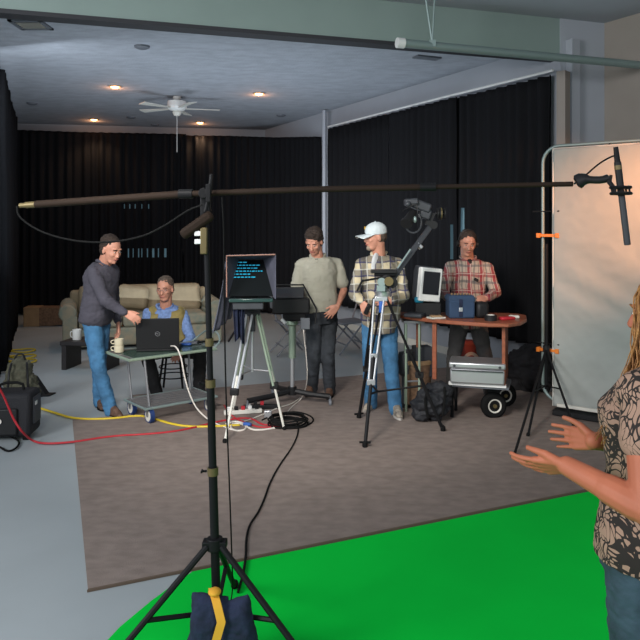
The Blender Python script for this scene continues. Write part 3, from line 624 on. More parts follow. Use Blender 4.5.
# ---------------------------------------------------------------- laptop cart
A_ = V((-1.70,6.27)); u = V((.77,.64)).normalized(); w = V((-.64,.77)).normalized(); TH = .60
cx = A_+u*.44+w*.25; ang = math.atan2(u.y,u.x)
t = thing('equipment_cart', 'metal folding cart with slatted shelf and blue-rimmed casters under the laptop', 'cart', (cx.x,cx.y,0), ang)
b = MB(); b.box((0,0,TH-.012), (.90,.50,.022)); build(b, 'table_top', M['steel'], t, bev=.004)
b = MB(); b.tube([(-.45,-.25,TH-.012),(.45,-.25,TH-.012),(.45,.25,TH-.012),(-.45,.25,TH-.012)], .014, 8, closed=True); build(b, 'top_rim', M['lgreen'], t)
b = MB(); b.box((0,-.03,TH+.001), (.80,.40,.004)); build(b, 'glass_sheet', M['bgreen'], t)
for x_ in (-.27,.35):
    for y_ in (-.29,.08):
        b = MB(); b.tube([(x_,y_,.12),(x_+(-.02 if x_ < 0 else .02),y_+.07,TH-.02)], .012, 8); build(b, 'post', M['steel'], t)
        b = MB(); xx = x_; b.cyl((xx-.018,y_,.072), (xx+.018,y_,.072), .070, n=24); cs = build(b, 'caster', M['cblue'], t)
        b = MB(); b.cyl((xx-.021,y_,.072), (xx+.021,y_,.072), .050, n=20); build(b, 'wheel_hub', M['offw'], cs)
        b = MB(); b.box((xx,y_,.140), (.055,.04,.014)); b.box((xx-.026,y_,.105), (.006,.035,.08)); b.box((xx+.026,y_,.105), (.006,.035,.08)); build(b, 'fork', M['steel'], cs)
for k in range(7):
    b = MB(); b.box((.04,-.30+k*.064,.152), (.72,.020,.012)); build(b, 'shelf_slat', M['steel'], t)
b = MB(); b.tube([(-.33,-.33,.145),(.41,-.33,.145),(.41,.12,.145),(-.33,.12,.145)], .012, 8, closed=True); build(b, 'shelf_frame', M['galv'], t)
b = MB(); b.tube([(.45,.22,TH),(.52,.22,TH+.05),(.56,.1,TH+.13),(.56,-.1,TH+.13),(.52,-.22,TH+.05),(.45,-.22,TH)], .010, 8, smooth=1); build(b, 'push_handle', M['galv'], t)
# laptop
lp = at(158,351,6.62); t = thing('laptop', 'open black laptop on the cart, its lid turned to the camera', 'laptop', (lp.x,lp.y,TH+.006), math.radians(7))
b = MB(); b.box((0,.13,.012), (.40,.27,.022)); build(b, 'base', M['black'], t, bev=.005)
b = MB(); R_ = RM(.16); b.box((0,-.0-.03,.17), (.40,.012,.30), R_); ld = build(b, 'lid', M['black'], t, bev=.006); LT = t
b = MB(); b.box((0,-.0215,.17), (.36,.004,.25), R_); build(b, 'display', M['screen'], ld)
b = MB(); c_ = V((.0,-.0378,.17)); b.tube([c_+R_ @ V((.021*math.cos(a),0,.021*math.sin(a))) for a in [k*2*PI/20 for k in range(20)]], .0016, 5, closed=True); build(b, 'emblem_ring', M['silver'], ld)
def textmesh(s_, size, m, parent, loc, rot, name='lettering', ext=.0005):
    cu = bpy.data.curves.new('t', 'FONT'); cu.body = s_; cu.size = size; cu.align_x = 'CENTER'; cu.align_y = 'CENTER'; cu.extrude = ext
    o = bpy.data.objects.new('t', cu); C.objects.link(o); dg = bpy.context.evaluated_depsgraph_get(); dg.update()
    me = bpy.data.meshes.new_from_object(o.evaluated_get(dg)); bpy.data.objects.remove(o); me.materials.clear(); me.materials.append(m)
    o = bpy.data.objects.new(name, me); C.objects.link(o); o.parent = parent; o.location = loc; o.rotation_euler = rot; return o
textmesh('DELL', .015, M['silver'], ld, c_, (PI/2+.16,0,0))
b = MB(); b.box((-.0,.0,.024), (.30,.12,.002)); b.v = [a+V((0,.14,0)) for a in b.v]; build(b, 'keyboard', M['dgrey'], t)
# things on the cart
ml = at(119,354.5,6.58); mug((ml.x,ml.y,TH+.006), 'cream mug on the cart corner, lower of the two stacked', M['green_mug'], PI, .046, .065)
mug((ml.x,ml.y,TH+.006+.066), 'cream mug on the cart corner, stacked on top of the other', M['green_mug'], PI+.3, .043, .06)
b = MB(); b.box((0,0,.012), (.11,.07,.022)); o = build(b, 'computer_mouse', M['blue'], None, bev=.009); c_ = at(186,343.5,6.95); o.location = (c_.x,c_.y,TH+.006); tag(o, 'small blue device on the cart right of the laptop', 'mouse')
b = MB(); b.box((0,0,.012), (.12,.07,.02)); o = build(b, 'card_reader', M['mgrey'], None, bev=.005); c_ = at(195,342.5,7.03); o.location = (c_.x,c_.y,TH+.006); o.rotation_euler = (0,0,.5); tag(o, 'grey gadget at the right end of the cart', 'device')
adopt(cable('cord', 'thick white cord curving from the laptop down over the cart to the floor', [at(171,346,6.55), at(176,346,6.4), at(181,356,6.35), at(184,375,6.35), at(189,393,6.35), at(196,408,6.35), at(205,417,6.35), gr(214,423,.012), gr(232,430,.012)], .0075, M['wcable']), LT)
# black stool the man sits on
t = thing('stool', 'dark stool under the seated man behind the cart', 'stool', (-1.59,7.58,0))
b = MB(); b.lathe([(0,.40),(.17,.40),(.18,.415),(.18,.44),(.165,.455),(0,.455)]); build(b, 'seat', M['black'], t)
for a in (.8,2.36,3.93,5.5):
    b = MB(); b.tube([(.12*math.cos(a),.12*math.sin(a),.41),(.19*math.cos(a),.19*math.sin(a),.01)], .012, 8); build(b, 'leg', M['blackm'], t)
for z_, rr in ((.27,.15),(.17,.17)):
    b = MB(); b.tube([(rr*math.cos(k*PI/8),rr*math.sin(k*PI/8),z_) for k in range(16)], .007, 6, closed=True); build(b, 'foot_ring', M['blackm'], t)

# ---------------------------------------------------------------- bags at left
t = thing('rolling_case', 'black soft-sided rolling case at the left edge with a red cable over it', 'case', (-2.62,5.95,0), math.radians(5))
b = MB(); b.box((0,0,.215), (.40,.30,.36)); build(b, 'body', mat('nylon',(.011,.011,.014),.75,bump=.3,bscale=80), t, bev=.035)
b = MB(); b.box((-.03,-.162,.17), (.26,.03,.22)); build(b, 'front_pocket', M['black'], t, bev=.012)
b = MB(); b.box((.205,0,.24), (.02,.18,.22)); build(b, 'side_pocket', M['dgrey'], t, bev=.008)
b = MB(); b.tube([(-.1,0,.40),(-.09,0,.46),(.09,0,.46),(.1,0,.40)], .012, 8, smooth=1); build(b, 'handle', M['rubber'], t)
b = MB(); b.cyl((-.04,-.184,.18),(-.04,-.19,.18),.022); build(b, 'badge', M['offw'], t)
b = MB(); b.box((.217,-.05,.30), (.004,.05,.03)); build(b, 'name_tag', M['white'], t)
for s_ in (-.15,.15):
    b = MB(); b.cyl((s_-.02,-.10,.035),(s_+.02,-.10,.035),.034); build(b, 'wheel', M['rubber'], t)
cable('case_strap', 'black strap lying in a loop on the floor below the rolling case', [gr(0,447,.01), gr(8,452,.012), gr(17,448,.012), gr(20,441,.012), gr(10,436,.02)], .008, M['rubber'], 'strap')
bk = V((-2.98,6.95,0)); t = thing('backpack', 'olive drab backpack slumped against the left drape', 'backpack', bk, .3)
b = MB(); b.ell((0,0,.20), (.17,.12,.21)); b.ell((.0,.03,.33), (.13,.09,.16)); b.ell((.1,-.05,.13), (.10,.09,.13)); rbuild(b, 'body', M['olive'], t, .012, 3, .025, dscale=11)
b = MB(); b.ell((.02,-.12,.17), (.10,.05,.11)); rbuild(b, 'front_pocket', M['olive'], t, .01, 3, .015, dscale=14, seed=3)
for s_ in (-.07,.07):
    b = MB(); b.tube([(s_,-.06,.44),(s_*1.2,-.15,.36),(s_*1.3,-.165,.2),(s_*1.2,-.12,.06)], .011, 6, smooth=1); build(b, 'strap', M['black'], t)
b = MB(); b.tube([(-.05,0,.46),(-.03,0,.52),(.03,0,.52),(.05,0,.46)], .01, 6, smooth=1); build(b, 'grab_handle', M['black'], t)
b = MB(); c_ = gr(40,396); b.prism([(-.09,-.07),(.11,-.02),(.13,.10),(-.08,.10)], .0, .015); b.add([V((-.08,-.05,.012)),V((.06,.0,.012)),V((.07,.08,.012)),V((-.07,.08,.012)),V((-.08,.03,.22)),V((-.05,.07,.20))], [(3,2,1,0),(0,1,4),(1,2,5,4),(2,3,5),(3,0,4,5)])
o = build(b, 'sand_wedge', M['black'], None, bev=.004); o.location = (c_.x,c_.y,0); tag(o, 'small black wedge-shaped stand beside the backpack', 'stand')
for k, (px, py, ln) in enumerate(((22,354,1),(22,360,1),(22,365,1))):
    c_ = gr(px,py-2); b = MB(); b.tube([V((.17*math.cos(a)*(1+.1*math.sin(3*a)),.13*math.sin(a),.012+.006*math.sin(a*2))) for a in [i*2*PI/24 for i in range(24)]], .011, 6, closed=True); o = build(b, 'yellow_cable_loop', M['yellow'], None, smooth=2); o.location = (c_.x,c_.y,.01); tag(o, ('farthest','middle','nearest')[k]+' of three yellow cable loops on the floor behind the backpack', 'cable', 'yellow cable loops by the left drape')

# cables on the floor
def fl(pts, z=.018): return [gr(px,py,z) for px, py in pts]
cable('red_cable', 'red cable drooping over the black case and running across the floor', [at(-8,378,5.4), at(2,392,5.5), at(8,406,5.55), at(14,420,5.6), at(22,432,5.6), gr(32,441,.01)]+fl([(45,444),(75,442),(110,436),(150,434),(178,431),(200,426),(225,420),(250,417),(262,425),(272,425)]), .009, M['red'])
cable('yellow_cable', 'yellow cable winding past the cart casters', fl([(27,406),(40,408),(58,414),(75,419),(110,419),(140,415),(155,419),(175,425),(195,427),(222,426),(240,425)]), .011, M['yellow'])
cable('white_cable', 'white cable curling beside the tripod foot with a blue plug', fl([(226,424),(236,421),(246,424),(246,430),(236,431),(230,428),(233,423),(243,424),(252,430),(262,430),(275,428)]), .009, M['wcable'])
cable('extension_cord', 'tan cord lying behind the power strips', fl([(243,422),(262,415),(280,407),(292,404),(300,398)]), .006, M['wcable'])
cable('black_floor_cable', 'black cable snaking from the coil across the carpet to the boom stand', fl([(297,420),(299,432),(292,448),(280,464),(270,482),(264,500),(258,513),(249,525),(246,540),(246,556),(243,575),(238,592)],.016), .007, M['rubber'])
cable('dark_red_cable', 'dark red cable between the power strips and the coil', fl([(224,405),(232,417),(248,424),(262,428),(282,426),(291,424)]), .008, M['red'])
cable('thin_black_cable', 'thin black cable looping right of the cable coil', fl([(262,420),(275,414),(296,411),(312,416),(314,422),(303,427)]), .007, M['rubber'])
b = MB(); c_ = gr(288,424,.02)
for k in range(6): 
    rr = .155-.014*(k % 3); b.tube([V((rr*1.15*math.cos(a),rr*.95*math.sin(a),.012+.013*k+.004*math.sin(3*a+k))) for a in [i*2*PI/32 for i in range(32)]], .008, 6, closed=True)
o = build(b, 'cable_coil', M['rubber'], None, smooth=2); o.location = (c_.x,c_.y,.012); tag(o, 'coil of black cable beside the tripod foot', 'cable coil')
for k, (px, py, rz, n_) in enumerate(((243,413,.25,5),(262,408,.1,3))):
    c_ = gr(px,py,.02); t = thing('power_strip', ('power strip behind the tripod legs, left one', 'power strip below the pedestal, right one')[k], 'power strip', (c_.x,c_.y,.014), rz)
    b = MB(); b.box((0,0,.02), (.36,.055,.038)); build(b, 'housing', M['black'] if k else M['offw'], t, bev=.006)
    for i in range(n_): b = MB(); b.box((-.13+i*.065,0,.055), (.035,.035,.035)); build(b, 'plug', (M['white'],M['black'],M['red'],M['white'],M['black'])[i], t, bev=.004)
b = MB(); b.box((0,0,.035), (.07,.05,.07)); o = build(b, 'power_adapter', M['silver'], None, bev=.008); c_ = gr(268,419,.0); o.location = (c_.x,c_.y,.013); tag(o, 'small grey power adapter behind the cable coil', 'adapter')
b = MB(); b.cyl((-.035,0,.02),(.035,.01,.02),.016); o = build(b, 'blue_plug', M['blue'], None); c_ = gr(247,428,0); o.location = (c_.x,c_.y,.013); o.rotation_euler = (0,0,-.5); tag(o, 'blue plug at the end of the white cable', 'plug')

# ---------------------------------------------------------------- camera jib on tripod
J0 = V((.53,6.08,0)); t = thing('jib_tripod', 'tripod with twin chrome upper legs in front of the man in the white cap', 'tripod', J0)
top_ = V((-.008,-.06,1.17))
for fx, fy in ((365,446),(359,417),(443,430)):
    g_ = gr(fx,fy,.02)-J0; d = V((g_.x,g_.y,0)).normalized(); front = fx == 365
    h = top_+d*.05; sd = V((0,0,1)).cross(d).normalized()
    if front: sd = V((1,0,0))
    k1 = h.lerp(g_,.58); b = MB(); b.tube([h+sd*.042, k1+sd*.020], .010, 8); b.tube([h-sd*.042, k1-sd*.020], .010, 8); lg = build(b, 'leg', M['chrome'] if front else M['blackm'], t)
    b = MB(); b.tube([h.lerp(g_,.40), g_], .015, 8); build(b, 'lower_tube', M['blackm'], lg)
    for kk, dm in ((k1,(.07,.035,.05)),(h.lerp(g_,.40),(.06,.03,.035))):
        b = MB(); b.box(kk, dm); build(b, 'leg_lock', M['black'] if not front else M['chrome'], lg, bev=.006)
    b = MB(); b.cap(g_+V((0,0,.0)), g_+V((0,0,.02)), .022); b.cyl(g_-sd*.045+V((0,0,.03)), g_+sd*.045+V((0,0,.03)), .009); build(b, 'foot', M['rubber'], lg)
    b = MB(); b.tube([V((-.03,-.03,.36)), h.lerp(g_,.66)], .009, 6); build(b, 'spreader', M['blackm'], t)
b = MB(); b.box(top_+V((0,0,.0)), (.11,.12,.045)); build(b, 'top_plate', M['silver'], t, bev=.008)
b = MB(); b.box(top_+V((.0,-.05,-.07)), (.04,.03,.10)); build(b, 'blue_pouch', M['blue'], t, bev=.01)
b = MB(); b.lathe([(.0,0),(.06,0),(.065,.04),(.04,.07),(.045,.11)], top_+V((.02,0,.02)), n=20); build(b, 'fluid_head', M['silver'], t)
# jib arm and remote head
a0 = at(366,300,6.0); a1 = at(433,223,6.25); jd = (a1-a0).normalized()
jp = top_+J0+V((.03,0,.13))
t = thing('camera_jib', 'grey camera jib arm rising to the right to a black motorised camera head', 'camera jib', jp)
st = a0.lerp(a1,.22)+V((.02,0,0))
def beam(mb, a, c, w_, h_):
    d = (c-a).normalized(); s_ = d.cross(V((0,1,0))).normalized(); f_ = V((0,1,0)); f_ = s_.cross(d).normalized()
    r0 = [a+s_*w_+f_*h_, a-s_*w_+f_*h_, a-s_*w_-f_*h_, a+s_*w_-f_*h_]; r1 = [p+(c-a) for p in r0]; mb.loft([r0, r1])
sx_ = at(382,293,6.0)
b = MB(); beam(b, sx_, a1, .024, .02); build(b, 'arm', M['dgrey'], t, bev=.006, off=jp)
b = MB(); beam(b, at(401,268,6.05), at(414,249,6.1), .006, .004); b.v = [p+V((-.035,-.03,.0)) for p in b.v]; build(b, 'support_rod', M['galv'], t, off=jp)
b = MB(); m_ = at(419,246,6.18); beam(b, m_-jd*.014, m_+jd*.014, .030, .028); build(b, 'clip', M['silver'], t, bev=.004, off=jp)
b = MB(); c_ = at(386,280,6.0); b.cyl(c_+V((-.10,0,.05)), c_+V((.09,0,.05)), .02); b.cyl(c_+V((0,-.07,0)), c_+V((0,.07,0)), .05, n=20); b.box(c_+V((-.02,0,.075)), (.22,.10,.03)); b.cyl(c_+V((.05,-.06,-.02)), c_+V((.05,.05,-.02)), .045, n=20); build(b, 'pivot_block', M['black'], t, bev=.005, off=jp)
b = MB(); b.cyl(c_+V((-.045,-.085,-.01)), c_+V((-.045,-.06,-.01)), .035, n=20); b.box(c_+V((-.05,-.07,-.065)), (.07,.02,.05)); build(b, 'tension_dial', M['galv'], t, off=jp)
b = MB(); b.cyl(c_+V((.015,-.10,-.005)), c_+V((.015,-.07,-.005)), .038, n=20); build(b, 'brass_knob', M['brass'], t, off=jp)
b = MB(); b.tube([c_+V((-.06,-.04,.02)), at(362,281,5.85), at(357,291,5.8)], .009, 8); build(b, 'pan_bar', M['black'], t, off=jp)
H0 = at(417,213,6.2)
b = MB(); b.box(at(421,206,6.22), (.17,.12,.085), RM(0,.35,0)); b.box(at(411,202,6.18), (.12,.12,.06), RM(0,-.1,0)); b.box(at(425,214,6.22), (.10,.10,.09), RM(0,.3,0)); hh = build(b, 'camera_body', M['dgrey'], t, bev=.015, off=jp)
b = MB(); b.cyl(at(413,212,6.15), at(407,222,6.05), .032, .045, 20); b.cyl(at(407,222,6.05), at(406,224,6.03), .052, .052, 20); build(b, 'lens', M['black'], hh, off=jp)
b = MB(); c2 = at(413,222,6.16); b.tube([c2+V((.075*math.cos(a), .03*math.sin(a), .095*math.sin(a))) for a in [k*PI/12-2.9 for k in range(15)]], .009, 8); build(b, 'cradle_ring', M['dgrey'], hh, off=jp)
b = MB(); b.ell(at(415,219.5,6.08), (.016,.02,.030)); build(b, 'focus_motor', M['galv'], hh, off=jp)
b = MB(); b.ell(at(408,204,6.1), (.03,.03,.025)); build(b, 'viewfinder', M['dgrey'], hh, off=jp)
b = MB(); b.tube([at(403,211,6.05), at(408,208,6.08), at(416,203,6.08), at(418,212,6.06), at(416,219,6.08)], .006, 6, smooth=1); build(b, 'wiring', M['black'], hh, off=jp)
b = MB(); c3 = at(441,213.5,6.22); b.cyl(c3+V((-.055,0,0)), c3+V((.03,0,0)), .015); 
for dx, rr in ((-.03,.05),(-.012,.055),(.03,.05)): b.cyl(c3+V((dx-.006,0,0)), c3+V((dx+.006,0,0)), rr, n=20)
build(b, 'balance_wheel', M['black'], hh, off=jp)
b = MB(); b.cyl(c3+V((-.006,0,0)), c3+V((.004,0,0)), .053, n=20); build(b, 'brass_disc', M['brass'], hh, off=jp)
b = MB(); c4 = at(433,225,6.24); b.box(at(430,219,6.23), (.05,.05,.12), RM(0,.4,0)); b.cyl(c4+V((0,-.04,0)), c4+V((0,.04,0)), .036, n=18); build(b, 'tilt_joint', M['black'], t, off=jp)

# ---------------------------------------------------------------- desk cart at right
DT = .93
dk = V((1.36,6.62,0)); t = thing('desk_cart', 'reddish brown desk with rounded end and large black wheels before the man in red plaid', 'desk', dk)
poly = [(.76,6.80),(.98,6.52),(1.25,6.32),(1.50,6.19),(1.66,6.17),(1.80,6.28),(1.92,6.50),(1.99,6.76),(1.95,6.88),(1.80,6.93),(1.3,6.98),(.80,7.0)]
b = MB(); b.prism([(x-dk.x,y-dk.y) for x, y in poly], DT-.035, DT); build(b, 'desktop', M['wood'], t, bev=.008)
def panel(a, c, z0, z1, th, name, m=None):
    a = V(a)-dk.xy; c = V(c)-dk.xy; d = (c-a).normalized(); n_ = V((-d.y,d.x))*th; b = MB(); b.prism([a,c,c+n_,a+n_], z0, z1); return build(b, name, m or M['wood'], t, bev=.004)
panel((1.66,6.27),(1.80,6.70), .36, DT-.035, .03, 'end_panel')
panel((1.085,6.52),(1.10,6.58), .36, DT-.035, .04, 'support_post')
panel((.98,6.86),(1.0,6.92), .36, DT-.035, .04, 'support_post')
b = MB(); b.prism([(x-dk.x,y-dk.y) for x, y in ((1.20,6.45),(1.70,6.30),(1.82,6.66),(1.28,6.78))], .31, .335); build(b, 'lower_shelf', M['mgrey'], t, bev=.004)
b = MB(); b.prism([(x-dk.x,y-dk.y) for x, y in ((1.18,6.42),(1.67,6.28),(1.68,6.31),(1.19,6.45))], .335, .365); build(b, 'shelf_lip', M['white'], t)
b = MB(); b.cyl((.26,-.07,.122),(.44,.36,.122), .012); build(b, 'axle', M['blackm'], t)
for c_, s_ in (((.255,-.10,.122),1),((.46,.30,.122),1)):
    c_ = V(c_); ax = V((.12,-.99,0)).normalized()
    b = MB(); b.lathe([(.06,-.035),(.10,-.04),(.118,-.025),(.122,0),(.118,.025),(.10,.04),(.06,.035)], c_, ax, 32); wl = build(b, 'wheel', M['rubber'], t)
    b = MB(); b.lathe([(.0,-.034),(.05,-.034),(.058,-.043),(.064,-.043),(.064,.043),(.058,.043),(.05,.034),(0,.034)], c_, ax, 24); hb = build(b, 'wheel_hub', M['offw'], wl)
    b = MB(); b.cyl(c_-ax*.05, c_+ax*.05, .018); build(b, 'hub_cap', M['brass'], wl)
for x, y in ((-.13,-.10),(-.05,.13)):
    b = MB(); b.tube([(x,y,.30),(x,y,.0)], .016, 8); build(b, 'leg', M['blackm'], t)
b = MB(); b.box((.27,.0,.235), (.12,.10,.13)); build(b, 'axle_bracket', M['black'], t, bev=.006)
# pale green stand at the left end
t2 = thing('tube_stand', 'pale green tubular stand at the left end of the desk', 'stand', (.87,6.76,0))
for x, y in ((-.045,-.05),(.085,-.03),(-.03,.14),(.10,.15)):
    b = MB(); b.tube([(x,y,0),(x,y,.86)], .012, 8); build(b, 'leg', M['lgreen'], t2)
b = MB(); b.box((.03,.05,.872), (.20,.26,.022)); b.tube([(-.045,-.05,.30),(.085,-.03,.30),(.10,.15,.30),(-.03,.14,.30)], .009, 6, closed=True); build(b, 'top_plate', M['steel'], t2)
def item(name, label, cat, px, py, D, dims, m, z=None, rz=0, bev=.008, rx=0, grp=None):
    b = MB(); b.box((0,0,dims[2]/2), dims); o = build(b, name, M[m], None, bev=bev); p = at(px,py,D); o.location = (p.x,p.y,p.z if z is None else z); o.rotation_euler = (rx,0,rz); return tag(o, label, cat, grp)
ac = thing('aluminium_case', 'silver aluminium equipment case lying on the lower shelf of the desk', 'case', (1.45,6.45,.367), math.radians(-14))
b = MB(); b.prism([(-.24,-.15),(.24,-.15),(.24,.15),(-.24,.15)], .0, .13); build(b, 'body', M['silver'], ac, bev=.012)
b = MB(); b.prism([(-.25,-.16),(.25,-.16),(.25,.16),(-.25,.16)], .135, .19); build(b, 'lid', M['silver'], ac, bev=.014)
for x in (-.2,.2): b = MB(); b.cyl((x,-.162,.16),(x,-.17,.16),.012); build(b, 'rivet', M['dgrey'], ac)
b = MB(); b.box((0,-.168,.12), (.46,.006,.01)); build(b, 'seam', M['dgrey'], ac)
item('equipment_box', 'black box on the desk under the small monitor', 'box', 428,315,6.72, (.24,.18,.13), 'black', DT, -.1)
t = thing('crt_monitor', 'small boxy monitor with pale bezel and black screen on the desk', 'monitor', (at(427,300,6.72).x,6.74,DT+.132), .28)
b = MB(); R_ = RM(0,.10,0); 
b.loft([[R_ @ V(p)+V((0,0,.17)) for p in ((-.115,y,-.16),(.105,y,-.16),(.105,y,.16),(-.115,y,.16))] for y in (-.11,-.03)]); build(b, 'bezel', M['white'], t, bev=.012)
b = MB(); b.loft([[R_ @ V(p)+V((0,0,.17)) for p in ((-.11*s_,y,-.155*s_),(.10*s_,y,-.155*s_),(.10*s_,y,.17*s_),(-.11*s_,y,.17*s_))] for y, s_ in ((-.03,1),(.06,1),(.16,.7))]); build(b, 'housing', M['dgrey'], t, bev=.01)
b = MB(); b.loft([[R_ @ V(p)+V((0,0,.17)) for p in ((-.088,y,-.092),(.078,y,-.092),(.078,y,.125),(-.088,y,.125))] for y in (-.116,-.108)]); build(b, 'screen', M['screen'], t)
item('teal_pouch', 'small teal pouch in front of the small monitor', 'pouch', 419,300,6.66, (.085,.06,.055), 'tblue', 1.0615, .1, .015)
item('black_tray', 'shallow dark tray at the left end of the desk', 'tray', 415,320,6.62, (.18,.14,.04), 'dgrey', DT, -.5, .012)
item('paper_pad', 'tan paper pad on the desk left of the blue case', 'paper', 436,318,6.52, (.15,.10,.015), 'offw', DT, .4, .003)
item('paper_pad', 'folded tan paper lying on the pad left of the blue case', 'paper', 436,318,6.53, (.11,.07,.012), 'tan', DT+.016, .1, .003)
bc = thing('audio_mixer_case', 'dark blue fabric case with silver buckle under the hands of the man in red plaid', 'case', (1.32,6.60,DT), .02)
b = MB(); b.prism([(-.12,-.10),(.12,-.10),(.12,.10),(-.12,.10)], 0, .17); build(b, 'body', M['bluebag'], bc, bev=.018)
b = MB(); b.loft([[V((x*s_,y*s_+.01,z)) for x, y in ((-.125,-.105),(.125,-.105),(.125,.105),(-.125,.105))] for z, s_ in ((.155,1),(.19,.98),(.215,.90))]); build(b, 'lid', M['bluebag'], bc, bev=.01)
b = MB(); b.box((-.015,-.104,.085), (.035,.008,.04)); build(b, 'buckle', M['silver'], bc, bev=.003)
b = MB(); b.box((-.015,-.105,.10), (.03,.004,.16)); build(b, 'strap', M['navy'], bc)
b = MB()
for k in range(7): b.cyl((-.085+k*.028,-.03,.213),(-.085+k*.028,-.035,.227),.009)
build(b, 'knobs', M['tan'], bc)
item('battery_bag', 'black pouch beside the blue case', 'pouch', 481,314,6.58, (.12,.14,.15), 'black', DT, .1, .03)
tr = thing('tape_roll', 'black roll of tape lying on the desk', 'tape roll', (at(492,322,6.33).x,6.38,DT))
b = MB(); b.lathe([(.035,0),(.056,0),(.056,.05),(.035,.05),(.035,0)], n=28); build(b, 'tape', M['black'], tr)
b = MB(); b.lathe([(.032,0),(.036,0),(.036,.052),(.032,.052),(.032,0)], n=28); build(b, 'core', M['offw'], tr)
item('snack_packet', 'red and white packet at the right end of the desk', 'packet', 507,320,6.42, (.15,.07,.03), 'red', DT, .35, .012)
item('snack_packet', 'white packet beside the red one on the desk end', 'packet', 514,318,6.52, (.10,.06,.03), 'offw', DT, -.2, .012)
# under the desk
t = thing('brown_basket', 'brown round basket on the floor below the desk behind the black backpack', 'basket', (.96,6.98,0))
b = MB(); b.lathe([(0,0),(.12,0),(.14,.12),(.155,.44),(.145,.44),(.13,.12),(0,.03)]); build(b, 'basket', M['brown'], t)
b = MB(); b.lathe([(.15,.42),(.165,.43),(.165,.46),(.15,.47),(.14,.45)]); build(b, 'rim', M['tan'], t)
item('dark_box', 'dark box standing in the basket under the desk', 'box', 422,338,6.95, (.17,.15,.30), 'dgrey', .30, .2)
b = MB(); b.ell((0,0,.17), (.17,.12,.17)); b.ell((.07,.0,.24), (.11,.09,.13)); b.ell((-.08,-.02,.12), (.12,.10,.12)); t = thing('backpack', 'black backpack on the carpet under the left end of the desk', 'backpack', (1.03,6.40,.01), -.1)
rbuild(b, 'body', mat('black_nylon', (.016,.017,.021), .7, bump=.3, bscale=40), t, .012, 3, .03, dscale=9)
b = MB(); b.tube([(-.05,-.09,.31),(-.08,-.14,.2),(-.05,-.13,.06)], .012, 6, smooth=1); b.tube([(.10,-.08,.33),(.10,-.13,.22),(.08,-.12,.08)], .012, 6, smooth=1); build(b, 'strap', M['rubber'], t)
t = thing('red_case', 'red rounded case with pale patch behind the legs of the man in red plaid', 'case', (at(470,360,7.75).x,7.78,0))
b = MB(); b.loft([[V((x,y,z)) for x, z in [(.20*math.copysign(abs(math.cos(a))**.7,math.cos(a)), .26+.26*math.copysign(abs(math.sin(a))**.7,math.sin(a))) for a in [k*PI/12 for k in range(24)]]] for y in (-.09,.09)]); build(b, 'shell', M['redc'], t, bev=.03)
b = MB(); b.cyl((0,-.088,.32),(0,-.096,.32),.085,n=24); build(b, 'patch', M['offw'], t)
b = MB(); b.cyl((0,-.096,.32),(0,-.10,.32),.05,n=24); build(b, 'patch_centre', M['redc'], t)
item('white_bucket', 'small white tub under the left end of the desk', 'tub', 410,330,7.1, (.10,.10,.10), 'offw', .0, 0, .02)
t = thing('round_equipment', 'dark round equipment with pale legs under the left end of the desk', 'equipment', (.84,6.93,0))
b = MB(); b.lathe([(.03,.0),(.03,.3),(.075,.34),(.085,.44),(.06,.54),(.0,.55)]); build(b, 'body', M['dgrey'], t); b = MB(); b.lathe([(.0,0),(.09,0),(.09,.02),(.03,.04)]); build(b, 'base', M['black'], t)

# ---------------------------------------------------------------- people
def hand(mb, w, d, t, k=1., curl=.25, spread=.12, thumb=.5, rr=1., n=None, fl=1., fr=1.):
    # w wrist, d towards the fingers, t towards the thumb side; n is the palm normal
    d = d.normalized(); t = (t-d*t.dot(d)).normalized(); n = (d.cross(t)).normalized() if n is None else (n-d*n.dot(d)).normalized()
    offs = (.030,.010,-.010,-.029); base = (.088,.092,.087,.078); ln = (.076,.084,.079,.063); rad = (.0096,.0098,.0094,.0084)
    for i in range(4):
        kn = w+(d*base[i]+t*offs[i])*k
        mb.cap(w+(t*offs[i]*.62+d*.008)*k, kn, .0135*k*rr, .0115*k*rr)
        if i: mb.cap(w+(t*(offs[i]+offs[i-1])*.36+d*.03)*k, w+(d*base[i]*.92+t*(offs[i]+offs[i-1])*.5)*k, .012*k*rr, .0095*k*rr)
        p = kn; ang = curl*.55; side = offs[i]/.03*spread
        for j, f in enumerate((.46,.30,.24)):
            dd = (d*math.cos(ang)+n*math.sin(ang)+t*side).normalized(); q = p+dd*ln[i]*f*k*fl
            mb.cap(p, q, rad[i]*k*rr*fr*(1-.06*j), rad[i]*k*rr*fr*(.94-.07*j)); p = q; ang += curl*(1.0+.25*i*.3)
    a = w+(t*.018+d*.016)*k; b_ = w+(t*(.038+.018*thumb)+d*.048+n*.012)*k; c = b_+((t*thumb*.9+d*1.0+n*.25).normalized()*.034)*k; e = c+((t*thumb*.55+d+n*.3).normalized()*.028)*k
    mb.cap(a, b_, .0165*k*rr, .0125*k*rr); mb.cap(b_, c, .0118*k*rr, .0098*k*rr); mb.cap(c, e, .0098*k*rr, .0082*k*rr)
def headm(mb, c, f, u, k=1.):
    f = f.normalized(); u = (u-f*u.dot(f)).normalized(); l = u.cross(f)
    P = lambda a, b_, e: c+(l*a+f*b_+u*e)*k
    E = lambda p, r: mb.ell(P(*p), tuple(x*k for x in r), l, f, u)
    E((0,-.012,.035),(.074,.094,.083)); E((0,.022,-.015),(.062,.070,.090)); E((0,.040,-.078),(.044,.040,.034)); E((0,.064,-.088),(.022,.022,.018))
    for s_ in (-1,1):
        E((s_*.032,.060,-.018),(.026,.026,.024)); E((s_*.075,-.004,-.006),(.010,.017,.030)); E((s_*.027,.078,.030),(.024,.012,.008)); E((s_*.010,.098,-.028),(.008,.010,.008))
    mb.cap(P(0,.084,.014), P(0,.101,-.024), .009*k, .0125*k); E((0,.080,-.050),(.024,.014,.007)); E((0,.078,-.062),(.020,.014,.008))
    return P, l
